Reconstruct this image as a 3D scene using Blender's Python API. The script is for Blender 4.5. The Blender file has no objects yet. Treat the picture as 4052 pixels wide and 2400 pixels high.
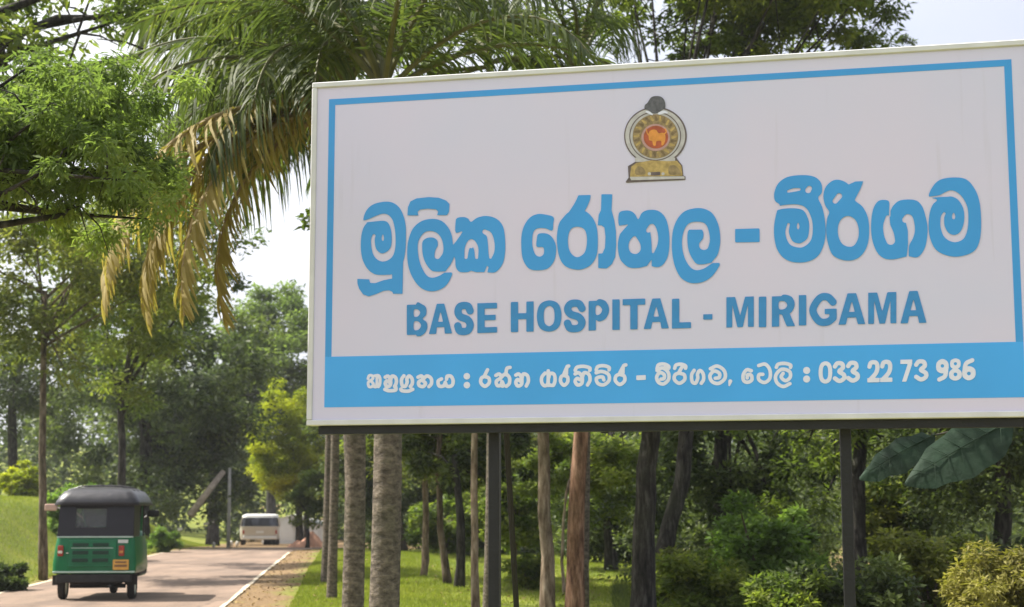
import bpy, bmesh, math, random
import numpy as np
from mathutils import Vector, Matrix

S = bpy.context.scene
COL = S.collection
R = math.radians
# ------------------------------------------------------------------ camera, sky, sun, exposure
EYE = 1.4
FPX = 6181.6            # focal length in photo pixels (photo 4052 wide)
PITCH = 0.1301965
cd = bpy.data.cameras.new('camera')
cam = bpy.data.objects.new('camera', cd)
COL.objects.link(cam)
cam.location = (0, 0, EYE)
cam.rotation_euler = (math.pi / 2 + PITCH, 0, 0)
cd.sensor_width = 36.0
cd.lens = FPX / 4052 * 36.0
cd.clip_start = 0.1
cd.clip_end = 3000
cd.dof.use_dof = True
cd.dof.focus_distance = 8.3
cd.dof.aperture_fstop = 4.5
S.camera = cam

SUN_EL = R(51)
SUN_AZ = R(17)          # behind the sign by this much from the left (-X) axis
sdir = Vector((-math.cos(SUN_AZ) * math.cos(SUN_EL), math.sin(SUN_AZ) * math.cos(SUN_EL), math.sin(SUN_EL)))
w = bpy.data.worlds.new('World')
S.world = w
w.use_nodes = True
nt = w.node_tree
nt.nodes.clear()
wo = nt.nodes.new('ShaderNodeOutputWorld')
bg = nt.nodes.new('ShaderNodeBackground')
sk = nt.nodes.new('ShaderNodeTexSky')
sk.sky_type = 'NISHITA'
sk.sun_disc = False
sk.sun_elevation = SUN_EL
sk.sun_rotation = math.atan2(sdir.x, sdir.y)
sk.air_density = 1.0
sk.dust_density = 3.0
sk.ozone_density = 1.0
bg.inputs['Strength'].default_value = 0.12
# thin bright cloud sheet over the blue
tc = nt.nodes.new('ShaderNodeTexCoord')
mp = nt.nodes.new('ShaderNodeMapping')
mp.inputs['Scale'].default_value = (1.0, 1.0, 3.0)
nz = nt.nodes.new('ShaderNodeTexNoise')
nz.inputs['Scale'].default_value = 3.0
nz.inputs['Detail'].default_value = 6
nz.inputs['Roughness'].default_value = 0.55
cr = nt.nodes.new('ShaderNodeValToRGB')
cr.color_ramp.elements[0].position = 0.25
cr.color_ramp.elements[0].color = (0.62, 0.62, 0.62, 1)
cr.color_ramp.elements[1].position = 0.7
cr.color_ramp.elements[1].color = (0.97, 0.97, 0.97, 1)
mix = nt.nodes.new('ShaderNodeMixRGB')
# veil of cloud: brighter towards the sun
vm = nt.nodes.new('ShaderNodeVectorMath'); vm.operation = 'DOT_PRODUCT'; vm.inputs[1].default_value = tuple(sdir)
nm = nt.nodes.new('ShaderNodeVectorMath'); nm.operation = 'NORMALIZE'
veil = nt.nodes.new('ShaderNodeValToRGB')
veil.color_ramp.interpolation = 'EASE'
veil.color_ramp.elements[0].position = 0.12; veil.color_ramp.elements[0].color = (.56, .575, .68, 1)
veil.color_ramp.elements[1].position = 0.62; veil.color_ramp.elements[1].color = (1, 1, 1, 1)
vs = nt.nodes.new('ShaderNodeMixRGB'); vs.blend_type = 'MULTIPLY'; vs.inputs[0].default_value = 1; vs.inputs[2].default_value = (6.0, 6.0, 6.1, 1)
nt.links.new(tc.outputs['Generated'], nm.inputs[0]); nt.links.new(nm.outputs['Vector'], vm.inputs[0]); nt.links.new(vm.outputs['Value'], veil.inputs['Fac'])
nt.links.new(veil.outputs['Color'], vs.inputs[1]); nt.links.new(vs.outputs['Color'], mix.inputs[2])
nt.links.new(tc.outputs['Generated'], mp.inputs['Vector'])
nt.links.new(mp.outputs['Vector'], nz.inputs['Vector'])
nt.links.new(nz.outputs['Fac'], cr.inputs['Fac'])
nt.links.new(cr.outputs['Color'], mix.inputs['Fac'])
nt.links.new(sk.outputs['Color'], mix.inputs[1])
nt.links.new(mix.outputs['Color'], bg.inputs['Color'])
nt.links.new(bg.outputs['Background'], wo.inputs['Surface'])

sl = bpy.data.lights.new('sun', 'SUN')
sl.energy = 5.0
sl.angle = R(0.6)
sl.color = (1.0, 0.94, 0.84)
so = bpy.data.objects.new('sun', sl)
COL.objects.link(so)
so.rotation_euler = sdir.to_track_quat('Z', 'Y').to_euler()
so.location = (-20, 10, 30)
S.view_settings.view_transform = 'Standard'
S.view_settings.look = 'None'
S.view_settings.gamma = 1
S.view_settings.use_curve_mapping = False
S.view_settings.exposure = 1.04
S.cycles.max_bounces = 6
S.cycles.diffuse_bounces = 3
S.cycles.transmission_bounces = 4
S.cycles.transparent_max_bounces = 6

# ------------------------------------------------------------------ helpers
CP, SP = math.cos(PITCH), math.sin(PITCH)

def ray(px, py):
    cx = (px - 2026) / FPX
    cu = (1200 - py) / FPX
    return cx, CP - cu * SP, SP + cu * CP

def at(px, py, Y):
    x, y, z = ray(px, py)
    t = Y / y
    return Vector((x * t, Y, EYE + z * t))

def G(px, py):
    x, y, z = ray(px, py)
    t = -EYE / z
    return Vector((x * t, y * t, 0))

_a, _b = G(884, 2400), G(1140, 2190)
RK = (_b.x - _a.x) / (_b.y - _a.y)
def xr(y):                       # right edge line of the road
    return _a.x + RK * (y - _a.y)
ROAD_W = 3.95
def xl(y):
    return xr(y) - ROAD_W
HEAD = math.atan(-RK)

def sst(a, b, t):
    t = np.clip((t - a) / (b - a), 0, 1)
    return t * t * (3 - 2 * t)

def gz(x, y):
    x = np.asarray(x, float); y = np.asarray(y, float)
    dl = xl(y) - x
    z = 1.7 * sst(0.35, 3.9, dl) * sst(-10, 12, y) + 0.35 * sst(5, 14, dl)
    z = z * (1 - 0.75 * sst(60, 80, y))
    z = z - 0.62 * sst(50, 92, y)
    dr = x - xr(y)
    und = 0.10 * np.sin(x * 0.55 + y * 0.21) * np.cos(y * 0.31 - x * 0.12)
    z = z + und * sst(2.5, 5, dr) + 0.08 * und * sst(1, 3, dl)
    z = z + 0.38 * np.exp(-(((x + 2.6) / 1.5) ** 2 + ((y - 36) / 5.0) ** 2))
    z = z + 0.9 * sst(14, 40, x) + 9 * sst(112, 190, y)
    return z

def gp(px, Y):
    """ground point in the direction of photo column px at distance Y"""
    x = (px - 2026) / FPX * Y
    # column direction depends slightly on pitch
    zz = EYE
    for _ in range(3):
        d = Y * CP + (float(gz(x, Y)) - zz) * SP
        x = (px - 2026) / FPX * d
    return Vector((x, Y, float(gz(x, Y))))

def new_obj(name, me, mat=None, parent=None):
    o = bpy.data.objects.new(name, me)
    COL.objects.link(o)
    if mat is not None and not me.materials:
        me.materials.append(mat)
    if parent is not None:
        o.parent = parent
    return o

def tag(o, label=None, cat=None, group=None, kind=None):
    if label: o['label'] = label
    if cat: o['category'] = cat
    if group: o['group'] = group
    if kind: o['kind'] = kind
    return o

def empty(name, loc=(0, 0, 0), rz=0.0):
    o = bpy.data.objects.new(name, None)
    COL.objects.link(o)
    o.location = loc
    o.rotation_euler = (0, 0, rz)
    o.empty_display_size = 0.1
    return o

def np_mesh(name, V, F, smooth=False):
    """V (n,3), F (m,k) uniform faces"""
    V = np.ascontiguousarray(V, dtype=np.float32); F = np.ascontiguousarray(F, dtype=np.int32)
    me = bpy.data.meshes.new(name)
    k = F.shape[1]
    me.vertices.add(len(V)); me.vertices.foreach_set('co', V.ravel())
    me.loops.add(F.size); me.loops.foreach_set('vertex_index', F.ravel())
    me.polygons.add(len(F)); me.polygons.foreach_set('loop_start', np.arange(0, F.size, k, dtype=np.int32))
    me.update(calc_edges=True)
    if smooth:
        me.polygons.foreach_set('use_smooth', np.ones(len(F), dtype=bool))
    return me

def set_tint(me, tint):
    a = me.color_attributes.new('tint', 'FLOAT_COLOR', 'POINT')
    c = np.ones((len(tint), 4), np.float32); c[:, 0] = tint; c[:, 1] = tint; c[:, 2] = tint
    a.data.foreach_set('color', c.ravel())

class MB:
    def __init__(s):
        s.v = []; s.f = []
    def add(s, verts, faces):
        n = len(s.v)
        s.v += [tuple(v) for v in verts]
        s.f += [tuple(i + n for i in f) for f in faces]
        return s
    def box(s, c, d, rot=None):
        x, y, z = d[0] / 2, d[1] / 2, d[2] / 2
        vs = [Vector(p) for p in ((-x, -y, -z), (x, -y, -z), (x, y, -z), (-x, y, -z), (-x, -y, z), (x, -y, z), (x, y, z), (-x, y, z))]
        if rot: vs = [rot @ v for v in vs]
        return s.add([v + Vector(c) for v in vs], [(0, 3, 2, 1), (4, 5, 6, 7), (0, 1, 5, 4), (1, 2, 6, 5), (2, 3, 7, 6), (3, 0, 4, 7)])
    def tube(s, pts, rads, n=8, cap=True):
        pts = [Vector(p) for p in pts]
        rings = []
        up = Vector((0.13, 0.21, 1)).normalized()
        for i, p in enumerate(pts):
            t = (pts[min(i + 1, len(pts) - 1)] - pts[max(i - 1, 0)]).normalized()
            a = t.cross(up)
            if a.length < 0.15: a = t.cross(Vector((1, 0.1, 0)))
            a.normalize(); b = t.cross(a).normalized()
            r = rads[i] if hasattr(rads, '__len__') else rads
            rings.append([p + (a * math.cos(k * 2 * math.pi / n) + b * math.sin(k * 2 * math.pi / n)) * r for k in range(n)])
        return s.loft(rings, cap)
    def loft(s, rings, cap=True, closed=True):
        n = len(rings[0]); vs = [v for r in rings for v in r]; fs = []
        for i in range(len(rings) - 1):
            for k in range(n if closed else n - 1):
                k2 = (k + 1) % n
                fs.append((i * n + k, i * n + k2, (i + 1) * n + k2, (i + 1) * n + k))
        if cap:
            fs.append(tuple(range(n))[::-1]); fs.append(tuple((len(rings) - 1) * n + k for k in range(n)))
        return s.add(vs, fs)
    def build(s, name, mat, parent=None, smooth=False, bevel=0, seg=2):
        me = bpy.data.meshes.new(name)
        me.from_pydata([tuple(v) for v in s.v], [], s.f)
        bm = bmesh.new(); bm.from_mesh(me)
        bmesh.ops.recalc_face_normals(bm, faces=bm.faces)
        if bevel:
            bmesh.ops.bevel(bm, geom=[e for e in bm.edges if e.calc_face_angle(0) > 0.5], offset=bevel, segments=seg, profile=0.5, affect='EDGES', clamp_overlap=True)
        bm.to_mesh(me); bm.free()
        if smooth:
            for p in me.polygons: p.use_smooth = True
            if smooth == 'auto':
                try: me.set_sharp_from_angle(angle=R(35))
                except Exception: pass
        me.update()
        return new_obj(name, me, mat, parent)

# ------------------------------------------------------------------ materials
def nodemat(name):
    m = bpy.data.materials.new(name); m.use_nodes = True
    n = m.node_tree
    b = n.nodes['Principled BSDF']
    return m, n, b

def solid(name, col, rough=0.6, var=0.12, scale=12.0, metal=0.0, bump=0.0, bscale=60, spec=0.4, coat=0.0):
    m, n, b = nodemat(name)
    b.inputs['Roughness'].default_value = rough
    b.inputs['Metallic'].default_value = metal
    b.inputs['Specular IOR Level'].default_value = spec
    if coat: b.inputs['Coat Weight'].default_value = coat
    t = n.nodes.new('ShaderNodeTexCoord')
    z = n.nodes.new('ShaderNodeTexNoise'); z.inputs['Scale'].default_value = scale; z.inputs['Detail'].default_value = 5
    n.links.new(t.outputs['Object'], z.inputs['Vector'])
    r = n.nodes.new('ShaderNodeValToRGB')
    r.color_ramp.elements[0].position = 0.3; r.color_ramp.elements[1].position = 0.7
    r.color_ramp.elements[0].color = (*[c * (1 - var) for c in col], 1)
    r.color_ramp.elements[1].color = (*[min(1, c * (1 + var)) for c in col], 1)
    n.links.new(z.outputs['Fac'], r.inputs['Fac']); n.links.new(r.outputs['Color'], b.inputs['Base Color'])
    if bump:
        z2 = n.nodes.new('ShaderNodeTexNoise'); z2.inputs['Scale'].default_value = bscale; z2.inputs['Detail'].default_value = 4
        n.links.new(t.outputs['Object'], z2.inputs['Vector'])
        bu = n.nodes.new('ShaderNodeBump'); bu.inputs['Strength'].default_value = bump; bu.inputs['Distance'].default_value = 0.02
        n.links.new(z2.outputs['Fac'], bu.inputs['Height']); n.links.new(bu.outputs['Normal'], b.inputs['Normal'])
    return m

def leafmat(name, dark, mid, light, trans=0.35, rough=0.5):
    m = bpy.data.materials.new(name); m.use_nodes = True
    n = m.node_tree; n.nodes.clear()
    out = n.nodes.new('ShaderNodeOutputMaterial')
    a = n.nodes.new('ShaderNodeAttribute'); a.attribute_name = 'tint'
    r = n.nodes.new('ShaderNodeValToRGB')
    r.color_ramp.elements[0].color = (*dark, 1); r.color_ramp.elements[1].color = (*light, 1)
    e = r.color_ramp.elements.new(0.5); e.color = (*mid, 1)
    n.links.new(a.outputs['Fac'], r.inputs['Fac'])
    p = n.nodes.new('ShaderNodeBsdfPrincipled'); p.inputs['Roughness'].default_value = rough; p.inputs['Specular IOR Level'].default_value = 0.18
    tr = n.nodes.new('ShaderNodeBsdfTranslucent')
    mu = n.nodes.new('ShaderNodeMixRGB'); mu.blend_type = 'MULTIPLY'; mu.inputs[0].default_value = 1; mu.inputs[2].default_value = (1.35, 1.5, 0.7, 1)
    mx = n.nodes.new('ShaderNodeMixShader'); mx.inputs[0].default_value = trans
    n.links.new(r.outputs['Color'], p.inputs['Base Color']); n.links.new(r.outputs['Color'], mu.inputs[1])
    n.links.new(mu.outputs['Color'], tr.inputs['Color'])
    n.links.new(p.outputs[0], mx.inputs[1]); n.links.new(tr.outputs[0], mx.inputs[2]); n.links.new(mx.outputs[0], out.inputs['Surface'])
    return m

LM = {
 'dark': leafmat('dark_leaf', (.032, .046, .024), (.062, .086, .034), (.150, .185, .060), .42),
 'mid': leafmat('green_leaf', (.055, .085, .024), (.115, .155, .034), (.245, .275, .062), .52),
 'blue': leafmat('bluish_leaf', (.080, .115, .045), (.130, .180, .060), (.235, .290, .085), .55, .7),
 'lime': leafmat('lime_leaf', (.13, .165, .018), (.27, .30, .022), (.46, .46, .035), .5),
 'olive': leafmat('olive_leaf', (.065, .083, .026), (.125, .145, .036), (.250, .255, .062), .52),
 'palm': leafmat('palm_leaflet', (.040, .060, .026), (.070, .095, .032), (.140, .165, .045), .45, .5),
 'gold': leafmat('dry_leaflet', (.17, .135, .040), (.30, .235, .080), (.48, .39, .16), .4, .6),
 'yellow': leafmat('yellow_leaf', (.14, .13, .035), (.24, .22, .055), (.36, .33, .09), .35),
 'fresh': leafmat('fresh_leaf', (.070, .120, .030), (.115, .190, .042), (.200, .290, .070), .45),
}
M = {
 'white_face': solid('sign_white', (.75, .705, .775), .32, .025, 1.2, spec=.5, coat=.25),
 'frame_white': solid('frame_paint', (.66, .66, .66), .45, .08, 6, bump=.1, bscale=30),
 'blue': solid('sign_blue', (.045, .320, .74), .34, .05, 2.5, spec=.5),
 'band': solid('band_blue', (.060, .39, .88), .34, .06, 1.6, spec=.5),
 'teal': solid('letter_teal', (.045, .255, .58), .4, .07, 20),
 'print_white': solid('print_white', (.76, .77, .90), .4, .04, 10),
 'post': solid('post_black', (.010, .010, .011), .5, .3, 8, bump=.2),
 'emb_grey': solid('emblem_grey', (.11, .11, .125), .6, .35, 60),
 'emb_silver': solid('emblem_silver', (.52, .50, .50), .5, .15, 25),
 'emb_line': solid('emblem_outline', (.14, .11, .11), .6, .25, 30),
 'emb_olive': solid('emblem_olive', (.30, .22, .11), .6, .3, 45),
 'emb_olive2': solid('emblem_dark_gold', (.20, .14, .07), .6, .3, 45),
 'emb_red': solid('emblem_red', (.42, .10, .045), .6, .2, 30),
 'emb_orange': solid('emblem_orange', (.72, .30, .06), .6, .15, 30),
 'emb_gold': solid('emblem_gold', (.46, .33, .12), .6, .25, 40),
 'pink': solid('emblem_pink', (.50, .30, .28), .6, .15, 30),
 'road': None, 'grass': None,
 'bark': solid('brown_bark', (.13, .095, .065), .9, .35, 7, bump=.8, bscale=28),
 'bark_dark': solid('dark_bark', (.035, .030, .026), .9, .4, 7, bump=.8, bscale=30),
 'bark_tan': solid('tan_bark', (.24, .18, .12), .9, .3, 6, bump=.7, bscale=26),
 'bark_red': solid('reddish_bark', (.20, .115, .075), .9, .4, 6, bump=.8, bscale=24),
 'palm_trunk': solid('palm_trunk_bark', (.17, .145, .12), .85, .3, 9, bump=.5, bscale=40),
 'rachis': solid('palm_rachis', (.10, .10, .035), .6, .2, 10),
 'rachis_dry': solid('dry_rachis', (.30, .22, .10), .7, .2, 10),
 'green_paint': solid('green_paint', (.001, .130, .044), .35, .08, 6, spec=.35, coat=.15),
 'green_dark': solid('dark_green_slot', (.003, .035, .020), .5, .2, 8),
 'trim': solid('pale_trim', (.42, .55, .50), .3, .1, 10, metal=.3),
 'vinyl': solid('black_vinyl', (.010, .009, .012), .42, .2, 8, bump=.25, bscale=14),
 'vinyl_roof': solid('grey_vinyl_roof', (.028, .027, .033), .38, .25, 5, bump=.35, bscale=9, spec=.6),
 'rubber': solid('tyre_rubber', (.022, .020, .019), .8, .2, 20, bump=.3),
 'under': solid('underbody', (.020, .020, .021), .7, .3, 12),
 'lamp_red': solid('red_lens', (.30, .028, .020), .2, .1, 10, spec=.6),
 'lamp_amber': solid('amber_lens', (.50, .20, .04), .2, .1, 10, spec=.6),
 'lamp_clear': solid('clear_lens', (.70, .68, .62), .2, .05, 10, spec=.6),
 'plate': solid('plate_yellow', (.62, .34, .07), .45, .12, 14),
 'plate_ink': solid('plate_ink', (.20, .11, .05), .6, .1, 14),
 'sticker': solid('sticker_white', (.55, .60, .58), .5, .1, 20),
 'chrome': solid('steel', (.55, .55, .55), .25, .05, 10, metal=.9),
 'mirror_pink': solid('mirror_shell', (.55, .36, .30), .35, .1, 10),
 'van': solid('van_paint', (.50, .46, .40), .35, .06, 3, spec=.5, coat=.3),
 'van_roof': solid('van_roof', (.66, .66, .64), .4, .06, 3),
 'dark_glass': solid('dark_glass', (.025, .028, .030), .08, .1, 3, spec=.8),
 'wall_white': solid('white_wall', (.62, .62, .60), .8, .06, 2, bump=.1),
 'wall_cream': solid('cream_wall', (.60, .55, .48), .8, .08, 2, bump=.1),
 'roof_grey': solid('roof_sheet', (.42, .44, .45), .5, .15, 3),
 'earth_red': solid('red_earth', (.50, .27, .18), .95, .25, 3, bump=.8, bscale=9),
 'stone_white': solid('painted_stone', (.60, .58, .52), .8, .15, 9, bump=.4),
 'pole': solid('concrete_pole', (.36, .35, .32), .85, .15, 7, bump=.2),
 'log': solid('weathered_log', (.42, .35, .27), .9, .3, 8, bump=.8),
 'seat': solid('maroon_seat', (.10, .03, .03), .5, .2, 8),
 'edge_line': solid('edge_line_paint', (.60, .51, .38), .8, .35, 2.5),
}

def signface():
    m, n, b = nodemat('sign_face_weathered')
    b.inputs['Roughness'].default_value = .30; b.inputs['Specular IOR Level'].default_value = .5; b.inputs['Coat Weight'].default_value = .2
    t = n.nodes.new('ShaderNodeTexCoord')
    def noise(sc, scale, det=5):
        mp_ = n.nodes.new('ShaderNodeMapping'); mp_.inputs['Scale'].default_value = scale; n.links.new(t.outputs['Object'], mp_.inputs['Vector'])
        z = n.nodes.new('ShaderNodeTexNoise'); z.inputs['Scale'].default_value = sc; z.inputs['Detail'].default_value = det; n.links.new(mp_.outputs['Vector'], z.inputs['Vector']); return z
    z1 = noise(.9, (1, 1, 1)); z2 = noise(7, (2.2, 1, .12), 7)
    r1 = n.nodes.new('ShaderNodeValToRGB'); r1.color_ramp.elements[0].position = .3; r1.color_ramp.elements[1].position = .7
    r1.color_ramp.elements[0].color = (.625, .625, .80, 1); r1.color_ramp.elements[1].color = (.695, .63, .79, 1)
    r2 = n.nodes.new('ShaderNodeValToRGB'); r2.color_ramp.elements[0].position = .62; r2.color_ramp.elements[1].position = .85
    r2.color_ramp.elements[0].color = (1, 1, 1, 1); r2.color_ramp.elements[1].color = (.86, .85, .82, 1)
    n.links.new(z1.outputs['Fac'], r1.inputs['Fac']); n.links.new(z2.outputs['Fac'], r2.inputs['Fac'])
    mu = n.nodes.new('ShaderNodeMixRGB'); mu.blend_type = 'MULTIPLY'; mu.inputs[0].default_value = 1
    n.links.new(r1.outputs['Color'], mu.inputs[1]); n.links.new(r2.outputs['Color'], mu.inputs[2]); n.links.new(mu.outputs['Color'], b.inputs['Base Color'])
    return m
M['white_face'] = signface()
def barkmat(name, dark, mid, light, rings=False, moss=.25):
    m, n, b = nodemat(name)
    b.inputs['Roughness'].default_value = .92; b.inputs['Specular IOR Level'].default_value = .2
    t = n.nodes.new('ShaderNodeTexCoord'); mp_ = n.nodes.new('ShaderNodeMapping'); mp_.inputs['Scale'].default_value = (1, 1, .22 if not rings else 1.6)
    n.links.new(t.outputs['Object'], mp_.inputs['Vector'])
    def noise(sc, vec, det=6):
        z = n.nodes.new('ShaderNodeTexNoise'); z.inputs['Scale'].default_value = sc; z.inputs['Detail'].default_value = det; z.inputs['Roughness'].default_value = .65
        n.links.new(vec, z.inputs['Vector']); return z
    z1 = noise(16, mp_.outputs['Vector']); z2 = noise(1.7, t.outputs['Object'])
    r = n.nodes.new('ShaderNodeValToRGB'); r.color_ramp.elements[0].position = .36; r.color_ramp.elements[1].position = .66
    r.color_ramp.elements[0].color = (*dark, 1); r.color_ramp.elements[1].color = (*light, 1); e = r.color_ramp.elements.new(.5); e.color = (*mid, 1)
    h = z1.outputs['Fac']
    if rings:
        wv = n.nodes.new('ShaderNodeTexWave'); wv.wave_type = 'BANDS'; wv.bands_direction = 'Z'; wv.inputs['Scale'].default_value = 2.6; wv.inputs['Distortion'].default_value = 2.2; wv.inputs['Detail'].default_value = 3
        n.links.new(t.outputs['Object'], wv.inputs['Vector'])
        mm = n.nodes.new('ShaderNodeMath'); mm.operation = 'MULTIPLY_ADD'; mm.inputs[1].default_value = .045; n.links.new(wv.outputs['Fac'], mm.inputs[0])
        m2 = n.nodes.new('ShaderNodeMath'); m2.operation = 'MULTIPLY'; m2.inputs[1].default_value = .96; n.links.new(z1.outputs['Fac'], m2.inputs[0]); n.links.new(m2.outputs[0], mm.inputs[2]); h = mm.outputs[0]
    n.links.new(h, r.inputs['Fac'])
    mr = n.nodes.new('ShaderNodeValToRGB'); mr.color_ramp.elements[0].position = .48; mr.color_ramp.elements[1].position = .68
    mr.color_ramp.elements[0].color = (0, 0, 0, 1); mr.color_ramp.elements[1].color = (moss * 2, moss * 2, moss * 2, 1)
    n.links.new(z2.outputs['Fac'], mr.inputs['Fac'])
    mx = n.nodes.new('ShaderNodeMixRGB'); mx.inputs[2].default_value = (.075, .085, .045, 1)
    n.links.new(mr.outputs['Color'], mx.inputs[0]); n.links.new(r.outputs['Color'], mx.inputs[1]); n.links.new(mx.outputs['Color'], b.inputs['Base Color'])
    bu = n.nodes.new('ShaderNodeBump'); bu.inputs['Strength'].default_value = .9; bu.inputs['Distance'].default_value = .025
    n.links.new(h, bu.inputs['Height']); n.links.new(bu.outputs['Normal'], b.inputs['Normal'])
    return m
M['bark'] = barkmat('brown_bark_furrowed', (.035, .026, .018), (.12, .09, .062), (.22, .175, .13))
M['bark_dark'] = barkmat('dark_bark_furrowed', (.012, .011, .010), (.030, .027, .024), (.085, .078, .070), moss=.15)
M['bark_tan'] = barkmat('tan_bark_furrowed', (.08, .055, .035), (.22, .165, .115), (.38, .31, .23))
M['bark_red'] = barkmat('reddish_bark_furrowed', (.06, .030, .018), (.17, .095, .060), (.33, .20, .135), moss=.12)
M['palm_trunk'] = barkmat('ringed_palm_bark', (.060, .050, .040), (.125, .105, .083), (.215, .18, .14), rings=True)

def glassmat(name, col, alpha_mix):
    m = bpy.data.materials.new(name); m.use_nodes = True
    n = m.node_tree; n.nodes.clear()
    out = n.nodes.new('ShaderNodeOutputMaterial')
    g = n.nodes.new('ShaderNodeBsdfPrincipled'); g.inputs['Base Color'].default_value = (*col, 1); g.inputs['Roughness'].default_value = .15
    z = n.nodes.new('ShaderNodeTexNoise'); z.inputs['Scale'].default_value = 5
    r = n.nodes.new('ShaderNodeMapRange'); r.inputs[3].default_value = alpha_mix - .12; r.inputs[4].default_value = alpha_mix + .12
    t = n.nodes.new('ShaderNodeBsdfTransparent')
    mx = n.nodes.new('ShaderNodeMixShader')
    n.links.new(z.outputs['Fac'], r.inputs[0]); n.links.new(r.outputs[0], mx.inputs[0])
    n.links.new(t.outputs[0], mx.inputs[1]); n.links.new(g.outputs[0], mx.inputs[2]); n.links.new(mx.outputs[0], out.inputs['Surface'])
    return m
M['clear_plastic'] = glassmat('scuffed_plastic_pane', (.10, .10, .11), .42)

def ground_mat():
    m, n, b = nodemat('lawn_and_soil')
    b.inputs['Roughness'].default_value = .95; b.inputs['Specular IOR Level'].default_value = .15
    t = n.nodes.new('ShaderNodeTexCoord')
    def noise(sc, det=5):
        z = n.nodes.new('ShaderNodeTexNoise'); z.inputs['Scale'].default_value = sc; z.inputs['Detail'].default_value = det
        n.links.new(t.outputs['Object'], z.inputs['Vector']); return z
    def ramp(z, p0, c0, p1, c1):
        r = n.nodes.new('ShaderNodeValToRGB'); r.color_ramp.elements[0].position = p0; r.color_ramp.elements[1].position = p1
        r.color_ramp.elements[0].color = (*c0, 1); r.color_ramp.elements[1].color = (*c1, 1)
        n.links.new(z.outputs['Fac'], r.inputs['Fac']); return r
    z1 = noise(.5); z2 = noise(14, 6); z3 = noise(.9, 7)
    r1 = ramp(z1, .3, (.120, .165, .025), .7, (.240, .250, .045))
    r2 = ramp(z2, .3, (.6, .6, .6), .75, (1.25, 1.25, 1.2))
    mu = n.nodes.new('ShaderNodeMixRGB'); mu.blend_type = 'MULTIPLY'; mu.inputs[0].default_value = 1
    n.links.new(r1.outputs['Color'], mu.inputs[1]); n.links.new(r2.outputs['Color'], mu.inputs[2])
    so_ = ramp(z2, .3, (.16, .10, .055), .7, (.27, .19, .10))
    a = n.nodes.new('ShaderNodeAttribute'); a.attribute_name = 'soil'
    ad = n.nodes.new('ShaderNodeMath'); ad.operation = 'ADD'
    su = n.nodes.new('ShaderNodeMath'); su.operation = 'MULTIPLY_ADD'; su.inputs[1].default_value = 1.6; su.inputs[2].default_value = -.8
    n.links.new(z3.outputs['Fac'], su.inputs[0]); n.links.new(a.outputs['Fac'], ad.inputs[0]); n.links.new(su.outputs[0], ad.inputs[1])
    rr = n.nodes.new('ShaderNodeValToRGB'); rr.color_ramp.elements[0].position = .42; rr.color_ramp.elements[1].position = .75
    n.links.new(ad.outputs[0], rr.inputs['Fac'])
    mx = n.nodes.new('ShaderNodeMixRGB')
    n.links.new(rr.outputs['Color'], mx.inputs[0]); n.links.new(mu.outputs['Color'], mx.inputs[1]); n.links.new(so_.outputs['Color'], mx.inputs[2])
    n.links.new(mx.outputs['Color'], b.inputs['Base Color'])
    bu = n.nodes.new('ShaderNodeBump'); bu.inputs['Strength'].default_value = .7; bu.inputs['Distance'].default_value = .05
    n.links.new(z2.outputs['Fac'], bu.inputs['Height']); n.links.new(bu.outputs['Normal'], b.inputs['Normal'])
    return m
M['grass'] = ground_mat()

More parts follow.
